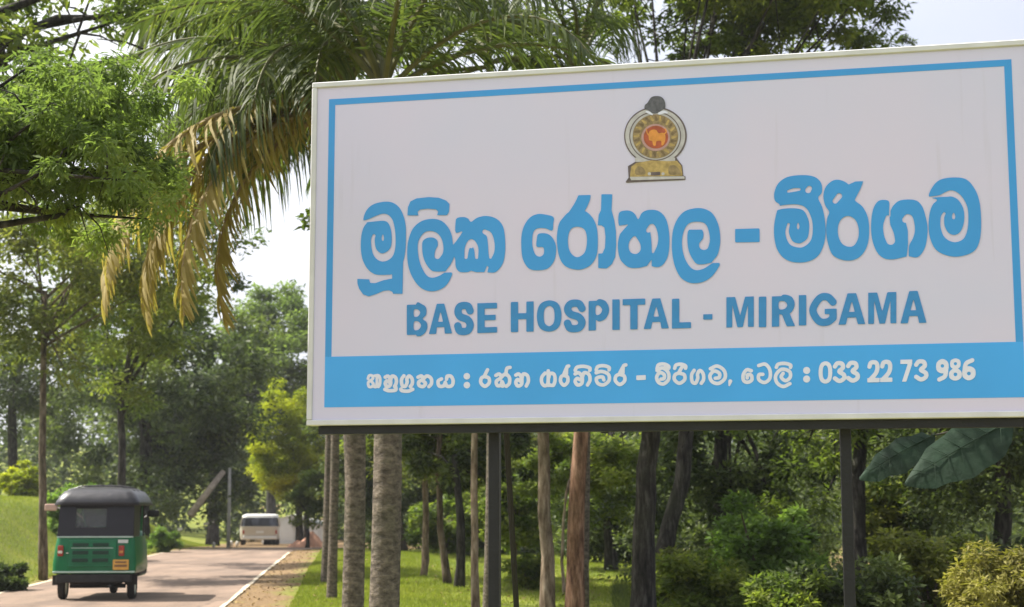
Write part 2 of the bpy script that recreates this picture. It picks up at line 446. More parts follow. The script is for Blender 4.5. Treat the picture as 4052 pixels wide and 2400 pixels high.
def road_mat():
    m, n, b = nodemat('reddish_asphalt')
    b.inputs['Roughness'].default_value = .9
    t = n.nodes.new('ShaderNodeTexCoord')
    mpn = n.nodes.new('ShaderNodeMapping'); mpn.inputs['Scale'].default_value = (1.5, .35, 1); mpn.inputs['Rotation'].default_value = (0, 0, -HEAD)
    n.links.new(t.outputs['Object'], mpn.inputs['Vector'])
    def noise(sc, vec, det=6):
        z = n.nodes.new('ShaderNodeTexNoise'); z.inputs['Scale'].default_value = sc; z.inputs['Detail'].default_value = det
        n.links.new(vec, z.inputs['Vector']); return z
    z1 = noise(1.1, mpn.outputs['Vector']); z2 = noise(45, t.outputs['Object'])
    r = n.nodes.new('ShaderNodeValToRGB'); r.color_ramp.elements[0].position = .3; r.color_ramp.elements[1].position = .72
    r.color_ramp.elements[0].color = (.165, .115, .083, 1); r.color_ramp.elements[1].color = (.290, .203, .148, 1)
    n.links.new(z1.outputs['Fac'], r.inputs['Fac'])
    r2 = n.nodes.new('ShaderNodeValToRGB'); r2.color_ramp.elements[0].position = .35; r2.color_ramp.elements[1].position = .7
    r2.color_ramp.elements[0].color = (.78, .78, .78, 1); r2.color_ramp.elements[1].color = (1.15, 1.15, 1.15, 1)
    n.links.new(z2.outputs['Fac'], r2.inputs['Fac'])
    mu = n.nodes.new('ShaderNodeMixRGB'); mu.blend_type = 'MULTIPLY'; mu.inputs[0].default_value = 1
    n.links.new(r.outputs['Color'], mu.inputs[1]); n.links.new(r2.outputs['Color'], mu.inputs[2])
    # a few irregular tar cracks
    v = n.nodes.new('ShaderNodeTexVoronoi'); v.feature = 'DISTANCE_TO_EDGE'; v.inputs['Scale'].default_value = .45
    z3 = noise(2.2, t.outputs['Object']); mvec = n.nodes.new('ShaderNodeMixRGB'); mvec.inputs[0].default_value = .25
    n.links.new(t.outputs['Object'], mvec.inputs[1]); n.links.new(z3.outputs['Color'], mvec.inputs[2]); n.links.new(mvec.outputs['Color'], v.inputs['Vector'])
    cr_ = n.nodes.new('ShaderNodeValToRGB'); cr_.color_ramp.elements[0].position = 0; cr_.color_ramp.elements[1].position = .018
    cr_.color_ramp.elements[0].color = (.55, .55, .55, 1); cr_.color_ramp.elements[1].color = (1, 1, 1, 1)
    n.links.new(v.outputs['Distance'], cr_.inputs['Fac'])
    mu2 = n.nodes.new('ShaderNodeMixRGB'); mu2.blend_type = 'MULTIPLY'; mu2.inputs[0].default_value = .8
    n.links.new(mu.outputs['Color'], mu2.inputs[1]); n.links.new(cr_.outputs['Color'], mu2.inputs[2])
    z5 = noise(.55, t.outputs['Object'], 2); pr = n.nodes.new('ShaderNodeValToRGB'); pr.color_ramp.elements[0].position = .555; pr.color_ramp.elements[1].position = .575
    pr.color_ramp.elements[0].color = (1, 1, 1, 1); pr.color_ramp.elements[1].color = (.80, .81, .83, 1)
    n.links.new(z5.outputs['Fac'], pr.inputs['Fac']); mu3 = n.nodes.new('ShaderNodeMixRGB'); mu3.blend_type = 'MULTIPLY'; mu3.inputs[0].default_value = .8
    n.links.new(mu2.outputs['Color'], mu3.inputs[1]); n.links.new(pr.outputs['Color'], mu3.inputs[2]); mu2 = mu3
    n.links.new(mu2.outputs['Color'], b.inputs['Base Color'])
    bu = n.nodes.new('ShaderNodeBump'); bu.inputs['Strength'].default_value = .35; bu.inputs['Distance'].default_value = .01
    n.links.new(z2.outputs['Fac'], bu.inputs['Height']); n.links.new(bu.outputs['Normal'], b.inputs['Normal'])
    return m
M['road'] = road_mat()

# ------------------------------------------------------------------ ground, road
def axis(parts):
    out = []
    for a, b, s in parts: out += list(np.arange(a, b, s))
    return np.array(sorted(set(np.round(out, 4))))
xs = axis([(-900, -80, 80), (-80, -20, 3), (-20, 16, .4), (16, 60, 2.5), (60, 901, 80)])
ys = axis([(-300, 0, 50), (0, 16, 1), (16, 70, .5), (70, 200, 2.5), (200, 1500, 100)])
X, Y = np.meshgrid(xs, ys)
Z = gz(X, Y)
nx = len(xs)
V = np.stack([X, Y, Z], -1).reshape(-1, 3)
ii = np.arange((len(ys) - 1) * nx).reshape(len(ys) - 1, nx)[:, :-1].ravel()
F = np.stack([ii, ii + 1, ii + nx + 1, ii + nx], -1)
me = np_mesh('ground', V, F, True)
drr = V[:, 0] - xr(V[:, 1]); dll = xl(V[:, 1]) - V[:, 0]
soil = np.maximum(.95 * (1 - sst(.35, 1.6, drr)) * (drr > -.4), .7 * (1 - sst(.2, .9, dll)) * (dll > -.4))
soil = np.maximum(soil, .62 * sst(1.3, 2.6, V[:, 0] - (2350 - 2026) / FPX * V[:, 1] + 1.0) * (V[:, 1] < 80) * (V[:, 1] > 0))
soil = np.maximum(soil, (sst(56, 60, V[:, 1]) * sst(-1.5, .5, V[:, 0] - xl(V[:, 1]) + 0.6) * (1 - sst(9, 12, drr))) * (V[:, 1] < 110))
sa = me.attributes.new('soil', 'FLOAT', 'POINT'); sa.data.foreach_set('value', soil.astype(np.float32))
tag(new_obj('ground', me, M['grass']), kind='structure')

def strip(name, f0, f1, y0, y1, dz, mat, n=60, wob=0.0, seed=0, cols=4):
    rng = np.random.default_rng(seed)
    yy = np.linspace(y0, y1, n)
    w0 = np.convolve(rng.normal(0, wob, n + 4), np.ones(5) / 5, 'valid'); w1 = np.convolve(rng.normal(0, wob, n + 4), np.ones(5) / 5, 'valid')
    rows = []
    for i, y in enumerate(yy):
        a = f0(y) + w0[i]; b = f1(y) + w1[i]
        rows.append([(a + (b - a) * k / cols, y) for k in range(cols + 1)])
    P = np.array(rows); Zs = gz(P[..., 0], P[..., 1]) + dz
    V = np.concatenate([P, Zs[..., None]], -1).reshape(-1, 3)
    c = cols + 1
    ii = np.arange((n - 1) * c).reshape(n - 1, c)[:, :-1].ravel()
    return new_obj(name, np_mesh(name, V, np.stack([ii, ii + 1, ii + c + 1, ii + c], -1), True), mat)
def bend(y):     # the road eases right where it meets the yard
    return 0.03 * max(0, y - 50) ** 2
def bz(f): return lambda y: f(y) + bend(y)
tag(strip('road', bz(xl), bz(xr), 3, 60, .012, M['road'], 160, .05, 1), kind='structure')
tag(strip('road_edge_line', bz(lambda y: xr(y) - .035), bz(lambda y: xr(y) + .04), 3, 50, .018, M['edge_line'], 120, .02, 2, 1), kind='structure')
tag(strip('road_edge_line', bz(lambda y: xl(y) - .03), bz(lambda y: xl(y) + .05), 3, 60, .018, M['edge_line'], 120, .025, 3, 1), kind='structure')

# grass blades as real geometry where the lawn is seen
def blades(name, xf, yf, n, h0, h1, wd, seed, mat):
    rng = np.random.default_rng(seed)
    y = yf(rng, n); x = xf(rng, y)
    z = gz(x, y)
    a = rng.uniform(0, math.tau, n); h = rng.uniform(h0, h1, n); l = rng.normal(0, .35, (n, 2)) * h[:, None]
    dx = np.cos(a) * wd / 2; dy = np.sin(a) * wd / 2
    V = np.empty((n, 3, 3))
    V[:, 0] = np.stack([x - dx, y - dy, z - .005], -1); V[:, 1] = np.stack([x + dx, y + dy, z - .005], -1)
    V[:, 2] = np.stack([x + l[:, 0], y + l[:, 1], z + h], -1)
    me = np_mesh(name, V.reshape(-1, 3), np.arange(3 * n).reshape(-1, 3))
    patch = .5 + .5 * np.sin(x * 1.3 + 1.7 * np.sin(y * .5)) * np.cos(y * .6)
    set_tint(me, np.repeat(np.clip(rng.uniform(0, .7, n) + .3 * patch, 0, 1), 3))
    return new_obj(name, me, mat)
LM['grassblade'] = leafmat('grass_blade', (.130, .175, .022), (.210, .250, .040), (.330, .340, .070), .35, .7)
tag(blades('verge_grass', lambda r, y: xr(y) + .95 + (1 - r.random(len(y)) ** .7 * 1.0) * 2.9, lambda r, n: r.uniform(17, 56, n), 90000, .02, .06, .014, 5, LM['grassblade']),
    'short sunny grass verge between the road edge and the palm trunks', 'grass', kind='stuff')
tag(blades('lawn_grass', lambda r, y: -3.2 + r.random(len(y)) * 9.5, lambda r, n: r.uniform(19, 52, n), 110000, .02, .07, .015, 6, LM['grassblade']),
    'mown lawn among the tree trunks under the signboard', 'grass', kind='stuff')
tag(blades('bank_grass', lambda r, y: xl(y) - .25 - r.random(len(y)) ** 1.1 * 7, lambda r, n: r.uniform(26, 75, n), 90000, .03, .09, .016, 7, LM['grassblade']),
    'bright grass on the bank left of the road', 'grass', kind='stuff')

# ------------------------------------------------------------------ print pipeline (filled shapes from strokes and outlines)
SGN_YAW = 0.217222847
SGN_O = Vector((-1.00922510, 8.40266845, 0))
U2 = np.array([math.cos(SGN_YAW), -math.sin(SGN_YAW)])
NRM = np.array([-math.sin(SGN_YAW), -math.cos(SGN_YAW)])

def to_sign(P):
    """photo coordinates read off the sign face -> metres on the sign face (u right, z up)"""
    P = np.asarray(P, float)
    cx = (P[:, 0] - 2026) / FPX; cu = (1200 - P[:, 1]) / FPX
    dx, dy, dz = cx, CP - cu * SP, SP + cu * CP
    t = (SGN_O.x * NRM[0] + SGN_O.y * NRM[1]) / (dx * NRM[0] + dy * NRM[1])
    hx, hy, hz = dx * t - SGN_O.x, dy * t - SGN_O.y, EYE + dz * t
    return np.stack([hx * U2[0] + hy * U2[1], hz], -1)

def smooth_closed(P, k=4):
    P = np.asarray(P, float); n = len(P); out = []
    for i in range(n):
        p0, p1, p2, p3 = P[i - 1], P[i], P[(i + 1) % n], P[(i + 2) % n]
        a = p1 - p0; b = p2 - p1
        for j in range(k):
            t = j / k
            q = .5 * ((2 * p1) + (-p0 + p2) * t + (2 * p0 - 5 * p1 + 4 * p2 - p3) * t * t + (-p0 + 3 * p1 - 3 * p2 + p3) * t ** 3)
            out.append(q)
    return np.array(out)

def smooth_open(P, k=4):
    P = np.asarray(P, float)
    if len(P) < 3: return P
    Q = np.vstack([2 * P[0] - P[1], P, 2 * P[-1] - P[-2]]); out = []
    for i in range(1, len(Q) - 2):
        p0, p1, p2, p3 = Q[i - 1], Q[i], Q[i + 1], Q[i + 2]
        for j in range(k):
            t = j / k
            out.append(.5 * ((2 * p1) + (-p0 + p2) * t + (2 * p0 - 5 * p1 + 4 * p2 - p3) * t * t + (-p0 + 3 * p1 - 3 * p2 + p3) * t ** 3))
    out.append(P[-1])
    return np.array(out)

def sd_poly(gx, gy, P):
    d = np.full(gx.shape, 1e18); ins = np.zeros(gx.shape, bool)
    n = len(P)
    for i in range(n):
        ax, ay = P[i]; bx, by = P[(i + 1) % n]
        ex, ey = bx - ax, by - ay; wx, wy = gx - ax, gy - ay
        L = ex * ex + ey * ey
        if L < 1e-9: continue
        t = np.clip((wx * ex + wy * ey) / L, 0, 1)
        d = np.minimum(d, (wx - ex * t) ** 2 + (wy - ey * t) ** 2)
        if ay != by:
            c = ((ay > gy) != (by > gy)) & (gx < (bx - ax) * (gy - ay) / (by - ay) + ax)
            ins ^= c
    d = np.sqrt(d)
    return np.where(ins, d, -d)

def sd_stroke(gx, gy, P):
    f = np.full(gx.shape, -1e9)
    if len(P) == 1:
        return P[0][2] / 2 - np.hypot(gx - P[0][0], gy - P[0][1])
    for (ax, ay, wa), (bx, by, wb) in zip(P[:-1], P[1:]):
        ex, ey = bx - ax, by - ay; L = ex * ex + ey * ey
        if L < 1e-9: continue
        t = np.clip(((gx - ax) * ex + (gy - ay) * ey) / L, 0, 1)
        f = np.maximum(f, (wa + (wb - wa) * t) / 2 - np.hypot(gx - ax - ex * t, gy - ay - ey * t))
    return f

def fill_mesh(name, pos, neg, xform, cell, out_y, mat, parent):
    """pos/neg: list of ('p', pts) smooth polygon, ('q', pts) straight polygon, ('s', pts+width) stroke, in drawing units.
       xform maps drawing units to the photo plane; result is laid on the sign face out_y metres proud."""
    allp = np.concatenate([np.asarray([q[:2] for q in s[1]], float) for s in pos])
    pad = max([q[2] for s in pos if s[0] == 's' for q in s[1]] + [0]) / 2 + 3 * cell
    x0, y0 = allp.min(0) - pad; x1, y1 = allp.max(0) + pad
    gx, gy = np.meshgrid(np.arange(x0, x1, cell), np.arange(y0, y1, cell))
    def field(lst):
        f = np.full(gx.shape, -1e9)
        for s in lst:
            if s[0] == 'p': g = sd_poly(gx, gy, smooth_closed(s[1]))
            elif s[0] == 'q': g = sd_poly(gx, gy, np.asarray(s[1], float))
            elif s[0] == 'l': g = sd_stroke(gx, gy, np.asarray(s[1], float))
            else: g = sd_stroke(gx, gy, smooth_open(s[1]) if len(s[1]) > 2 else np.asarray(s[1], float))
            f = np.maximum(f, g)
        return f
    f = field(pos)
    if neg: f = np.minimum(f, -field(neg))
    verts = []; faces = []; cache = {}
    def vid(key, p):
        if key not in cache:
            cache[key] = len(verts); verts.append(p)
        return cache[key]
    ny, nx_ = f.shape
    ins = f > 0
    for j in range(ny - 1):
        i = 0
        while i < nx_ - 1:
            q = (ins[j, i], ins[j, i + 1], ins[j + 1, i + 1], ins[j + 1, i])
            if all(q):
                k = i
                while k < nx_ - 1 and ins[j, k + 1] and ins[j + 1, k + 1]: k += 1
                faces.append(tuple(vid(('c', a, b), (gx[b, a], gy[b, a])) for a, b in ((i, j), (k, j), (k, j + 1), (i, j + 1))))
                i = k; continue
            if any(q):
                cs = [(i, j), (i + 1, j), (i + 1, j + 1), (i, j + 1)]
                poly = []
                for a in range(4):
                    c0, c1 = cs[a], cs[(a + 1) % 4]
                    f0, f1 = f[c0[1], c0[0]], f[c1[1], c1[0]]
                    if f0 > 0: poly.append(vid(('c', *c0), (gx[c0[1], c0[0]], gy[c0[1], c0[0]])))
                    if (f0 > 0) != (f1 > 0):
                        t = f0 / (f0 - f1)
                        if c0 > c1: key = ('e', *c1, *c0)
                        else: key = ('e', *c0, *c1)
                        poly.append(vid(key, (gx[c0[1], c0[0]] * (1 - t) + gx[c1[1], c1[0]] * t, gy[c0[1], c0[0]] * (1 - t) + gy[c1[1], c1[0]] * t)))
                if len(poly) >= 3: faces.append(tuple(poly))
            i += 1
    Pp = xform(np.array(verts))
    uz = to_sign(Pp)
    V = [(a, -out_y, b) for a, b in uz]
    me = bpy.data.meshes.new(name); me.from_pydata(V, [], [t[::-1] for t in faces]); me.update()
    return new_obj(name, me, mat, parent)

def zf(ox, oy, sc):
    return lambda P: np.stack([ox + P[:, 0] / sc, oy + P[:, 1] / sc], -1)

# ------------------------------------------------------------------ the hospital sign
sign = empty('hospital_sign', (SGN_O.x, SGN_O.y, 0), -SGN_YAW)
tag(sign, 'large white billboard with blue border reading BASE HOSPITAL - MIRIGAMA on black posts', 'sign')
zt = 3.63656; W_ = 3.60373; H_ = 1.7; zb = zt - H_; mg = .085; gzs = float(gz(0.5, 8.2))
MB().box((W_ / 2, .035, (zt + zb) / 2), (W_ + 2 * mg, .07, H_ + 2 * mg)).build('panel', M['white_face'], sign, bevel=.004, seg=1)
x0, x1, z0, z1 = -mg - .012, W_ + mg + .012, zb - mg - .012, zt + mg + .012
t_ = .03
MB().box(((x0 + x1) / 2, .03, z1 - t_ / 2), (x1 - x0, .084, t_)).build('frame', M['frame_white'], sign, bevel=.004, seg=1)
MB().box(((x0 + x1) / 2, .03, z0 + t_ / 2), (x1 - x0, .084, t_)).build('frame', M['frame_white'], sign, bevel=.004, seg=1)
MB().box((x0 + t_ / 2, .03, (z0 + z1) / 2), (t_, .084, z1 - z0 - 2 * t_ - .002)).build('frame', M['frame_white'], sign, bevel=.004, seg=1)
MB().box((x1 - t_ / 2, .03, (z0 + z1) / 2), (t_, .084, z1 - z0 - 2 * t_ - .002)).build('frame', M['frame_white'], sign, bevel=.004, seg=1)
# border strips and the blue band (1 mm sheets of print)
bt = .036
def sheet(u0, u1, a0, a1, off, mat, name):
    return MB().box(((u0 + u1) / 2, -off / 2 , (a0 + a1) / 2), (u1 - u0, off, a1 - a0)).build(name, mat, sign)
tl_in = to_sign([[1330, 425]])[0]
band_top = .5 * (to_sign([[1320, 1408]])[0][1] + to_sign([[3900, 1357]])[0][1])
sheet(0, W_, zt - bt * .95, zt, .0015, M['blue'], 'border_strip')
sheet(0, bt, band_top, zt - bt * .95, .0015, M['blue'], 'border_strip')
sheet(W_ - bt, W_, band_top, zt - bt * .95, .0015, M['blue'], 'border_strip')
sheet(0, W_, zb, band_top, .0015, M['band'], 'border_band')
# rear steel and posts
for zz in (z0 + .06, (z0 + z1) / 2, z1 - .08):
    MB().box((W_ / 2, .11, zz), (W_ * .985, .04, .05)).build('back_rail', M['post'], sign)
MB().box((W_ / 2 + .01, .05, z0 - .024), (W_ + .1, .05, .044)).build('bottom_rail', M['post'], sign)
for px in (1930, 3342):
    u = to_sign([[px, 1660]])[0][0]
    MB().box((u, .165, (z1 + gzs) / 2 - .15), (.058, .058, z1 - gzs + .1)).build('post', M['post'], sign, bevel=.004, seg=1)
    MB().tube([(u, .2, z0 + .9), (u, .95, gzs - .05)], .018, 6).build('brace', M['post'], sign)
    MB().box((u, .165, gzs + .02), (.3, .3, .1)).build('footing', M['pole'], sign, bevel=.01)

LCOUNT = [0]
def letter(name, pos, neg, xf, cell, mat, off=.0030):
    LCOUNT[0] += 1; off = off + .0004 * (LCOUNT[0] % 3)     # neighbours that touch never share a plane
    return fill_mesh(name, pos, neg, xf, cell, off, mat, sign)

Z1 = zf(1380, 660, 2.749); Z2 = zf(2020, 660, 2.748); Z3 = zf(2880, 640, 2.138)
BL = M['blue']
def drop(x, y0, y1, w): return ('s', [(x, y0, w * .5), (x, (y0 + y1) / 2 + 5, w), (x, y1, w * .8)])
# first big word
letter('big_letter', [('p', [(160, 575), (190, 480), (260, 412), (370, 380), (470, 385), (550, 440), (600, 540), (622, 650), (624, 780), (618, 900), (600, 1010), (560, 1100), (480, 1165), (380, 1175), (280, 1165), (200, 1100), (150, 1000), (133, 880), (140, 740), (165, 655), (200, 600)]),
    ('q', [(470, 1080), (593, 1000), (587, 1380), (480, 1380)]),
    ('q', [(95, 1218), (225, 1222), (236, 1262), (290, 1264), (380, 1232), (480, 1212), (482, 1362), (440, 1342), (380, 1348), (300, 1383), (220, 1408), (160, 1388), (115, 1325), (97, 1270)])],
    [('s', [(148, 598, 18), (230, 582, 35), (310, 560, 60), (390, 548, 78), (445, 580, 62), (478, 660, 44), (490, 770, 42), (482, 880, 50), (440, 955, 82), (370, 985, 88), (310, 955, 70), (275, 890, 46), (264, 800, 40), (276, 748, 34)]), drop(372, 742, 795, 26),
     ('q', [(60, 1186), (300, 1178), (466, 1172), (466, 1212), (380, 1230), (280, 1262), (236, 1262), (222, 1218), (60, 1218)])], Z1, 7, BL)
letter('big_letter', [('q', [(640, 528), (645, 440), (672, 376), (740, 342), (870, 328), (980, 335), (1060, 365), (1098, 405), (1092, 490), (1070, 525), (962, 525), (975, 485), (950, 462), (860, 455), (780, 464), (750, 487), (760, 528)]),
    ('p', [(900, 565), (790, 592), (700, 670), (650, 800), (637, 930), (650, 1080), (700, 1210), (780, 1310), (880, 1352), (980, 1340), (1060, 1290), (1105, 1220), (1126, 1152), (1060, 1140), (1110, 1060), (1150, 960), (1135, 840), (1118, 730), (1070, 640), (1000, 582)])],
    [('s', [(1040, 1143, 14), (965, 1165, 52), (890, 1163, 76), (830, 1092, 62), (788, 985, 50), (776, 860, 48), (792, 790, 45), (850, 738, 68), (930, 738, 65), (985, 785, 50), (1000, 860, 60), (985, 920, 86), (966, 970, 64)]),
     ('q', [(1042, 1150), (1110, 1060), (1158, 965), (1180, 1090), (1130, 1146)])], Z1, 7, BL)
letter('big_letter', [('p', [(1163, 600), (1180, 556), (1250, 545), (1300, 562), (1332, 597), (1400, 552), (1500, 533), (1610, 565), (1680, 650), (1703, 800), (1700, 950), (1672, 1060), (1600, 1143), (1515, 1148), (1440, 1144), (1390, 1145), (1333, 1132), (1290, 1145), (1205, 1140), (1165, 1085), (1158, 1000), (1120, 960), (1040, 1010), (1030, 960), (1100, 880), (1160, 820), (1235, 705), (1165, 715)])],
    [('s', [(1262 + 15, 985, 34), (1290, 880, 50), (1335, 815, 60), (1385, 880, 50), (1392, 985, 34)]), ('s', [(1335, 850, 20), (1335, 870, 30)]),
     ('s', [(1480, 705, 50), (1530, 740, 62), (1552, 840, 72), (1552, 920, 64), (1542, 985, 28)]),
     ('q', [(1100, 680), (1166, 722), (1242, 700), (1215, 745), (1138, 832)]), ('q', [(1505, 1075), (1522, 1088), (1505, 1160), (1470, 1160)]), ('q', [(1316, 1160), (1334, 1122), (1354, 1160)])], Z1, 7, BL)
# second big word
letter('big_letter', [('p', [(468, 545), (380, 518), (300, 512), (220, 545), (160, 620), (125, 720), (118, 850), (130, 980), (170, 1070), (230, 1118), (340, 1122), (420, 1095), (480, 1010), (498, 900), (485, 820), (440, 750), (380, 722), (305, 728), (288, 780), (285, 865), (350, 872), (366, 900), (360, 950), (320, 975), (275, 955), (245, 880), (238, 800), (252, 705), (300, 668), (380, 668), (455, 692), (466, 620)])], [], Z2, 7, BL)
letter('big_letter', [('q', [(740, 308), (875, 305), (865, 360), (838, 425), (800, 495), (770, 560), (600, 560), (640, 485), (690, 410), (722, 350)]),
    ('p', [(640, 490), (740, 470), (830, 490), (905, 570), (943, 680), (951, 830), (938, 960), (880, 1060), (790, 1110), (700, 1115), (600, 1080), (540, 1000), (512, 880), (506, 750), (528, 620), (580, 545)])],
    [('p', [(728, 650), (800, 675), (830, 750), (828, 860), (800, 940), (728, 982), (665, 945), (632, 870), (628, 760), (660, 675)])], Z2, 7, BL)
letter('big_letter', [('q', [(990, 297), (1108, 297), (1100, 470), (1130, 580), (1148, 700), (1150, 850), (1140, 980), (1105, 1055), (1045, 1105), (955, 1100), (955, 942), (1000, 940), (1028, 880), (1034, 760), (1022, 660), (992, 636), (950, 635), (960, 520), (985, 470)])], [], Z2, 7, BL)
letter('big_letter', [('p', [(1180, 505), (1240, 475), (1310, 480), (1360, 520), (1390, 570), (1430, 500), (1500, 468), (1600, 475), (1670, 530), (1710, 620), (1728, 750), (1725, 900), (1700, 1000), (1650, 1070), (1590, 1090), (1500, 1075), (1400, 1097), (1300, 1095), (1230, 1050), (1185, 980), (1168, 850), (1190, 735), (1230, 680), (1255, 640), (1182, 640)])],
    [('p', [(1350, 752), (1300, 800), (1285, 870), (1312, 932), (1370, 945), (1412, 910), (1415, 850), (1385, 790)]), ('s', [(1500, 690, 50), (1540, 650, 62), (1565, 740, 78), (1568, 830, 68), (1550, 925, 26)]),
     ('q', [(1182, 640), (1285, 624), (1240, 672), (1190, 730)]), ('q', [(1536, 1006), (1536, 1110), (1460, 1110)])], Z2, 7, BL)
letter('big_letter', [('p', [(2020, 448), (1900, 480), (1820, 560), (1770, 680), (1755, 830), (1765, 980), (1800, 1110), (1860, 1210), (1960, 1262), (2080, 1255), (2180, 1200), (2245, 1120), (2276, 1048), (2190, 1040), (2250, 960), (2278, 850), (2280, 740), (2258, 620), (2200, 510), (2120, 460)])],
    [('s', [(2250, 1036, 8), (2190, 1045, 10), (2095, 1083, 48), (2010, 1085, 70), (1950, 1020, 72), (1908, 920, 64), (1895, 800, 58), (1912, 690, 44), (1960, 640, 62), (2030, 634, 76), (2095, 645, 70), (2128, 710, 60), (2130, 790, 78), (2104, 850, 106)]), ('q', [(1915, 664), (2098, 660), (2098, 682), (1915, 682)])], Z2, 7, BL)
letter('hyphen', [('q', [(62, 568), (269, 562), (270, 678), (62, 682)])], [], Z3, 8, BL)
# third big word
letter('big_letter', [('p', [(620, 112), (500, 130), (425, 185), (393, 265), (400, 330), (440, 365), (415, 420), (392, 540), (396, 660), (425, 755), (490, 825), (585, 852), (690, 840), (768, 790), (812, 700), (828, 600), (820, 480), (798, 380), (765, 305), (795, 260), (790, 180), (730, 125)])],
    [('s', [(405, 396, 30), (480, 380, 30), (590, 378, 34), (655, 405, 30), (694, 480, 28), (704, 560, 30), (690, 650, 34), (640, 698, 38), (590, 706, 34), (533, 680, 36), (502, 600, 30), (514, 528, 22)]), drop(595, 520, 562, 22), ('s', [(512, 250, 22), (560, 238, 30), (605, 233, 22)]), ('s', [(680, 240, 50), (690, 225, 44)])], Z3, 6, BL)
letter('big_letter', [('q', [(1147, 163), (1122, 228), (1074, 322), (1040, 400), (900, 380), (960, 250), (1025, 190), (1080, 166)]),
    ('p', [(1074, 325), (1140, 380), (1185, 470), (1196, 580), (1185, 690), (1140, 780), (1070, 828), (980, 832), (890, 790), (850, 700), (832, 590), (840, 480), (858, 425), (825, 370), (808, 290), (830, 210), (890, 158), (955, 155), (1020, 190), (1060, 260)])],
    [('p', [(1020, 458), (1078, 490), (1106, 560), (1104, 640), (1070, 705), (1020, 718), (965, 690), (934, 620), (934, 540), (965, 480)]), ('s', [(908, 332, 44), (942, 290, 50)])], Z3, 6, BL)
letter('big_letter', [('p', [(1275, 330), (1345, 324), (1368, 350), (1370, 420), (1400, 370), (1460, 325), (1580, 322), (1640, 370), (1670, 450), (1690, 560), (1680, 680), (1650, 760), (1600, 808), (1520, 800), (1400, 825), (1320, 815), (1260, 760), (1220, 650), (1212, 520), (1230, 400)])],
    [('s', [(1352, 470, 34), (1345, 540, 62), (1362, 610, 84), (1378, 665, 74)]), ('s', [(1500, 490, 50), (1530, 480, 70), (1552, 570, 62), (1545, 640, 44), (1528, 712, 10), (1520, 830, 22)]), ('q', [(1368, 340), (1376, 340), (1376, 460), (1362, 470)])], Z3, 6, BL)
letter('big_letter', [('p', [(1700, 290), (1740, 200), (1800, 150), (1900, 132), (2010, 145), (2080, 215), (2125, 320), (2142, 470), (2138, 620), (2110, 720), (2050, 775), (1930, 803), (1820, 780), (1750, 730), (1710, 640), (1698, 540), (1708, 430), (1735, 360), (1770, 320)])],
    [('s', [(1700, 300, 10), (1790, 290, 16), (1850, 275, 42), (1900, 268, 52), (1962, 305, 42), (2008, 385, 36), (2018, 480, 34), (2004, 570, 46), (1968, 632, 62), (1908, 648, 60), (1850, 618, 50), (1818, 550, 36), (1815, 475, 30), (1830, 438, 24)]), drop(1910, 438, 475, 28)], Z3, 6, BL)

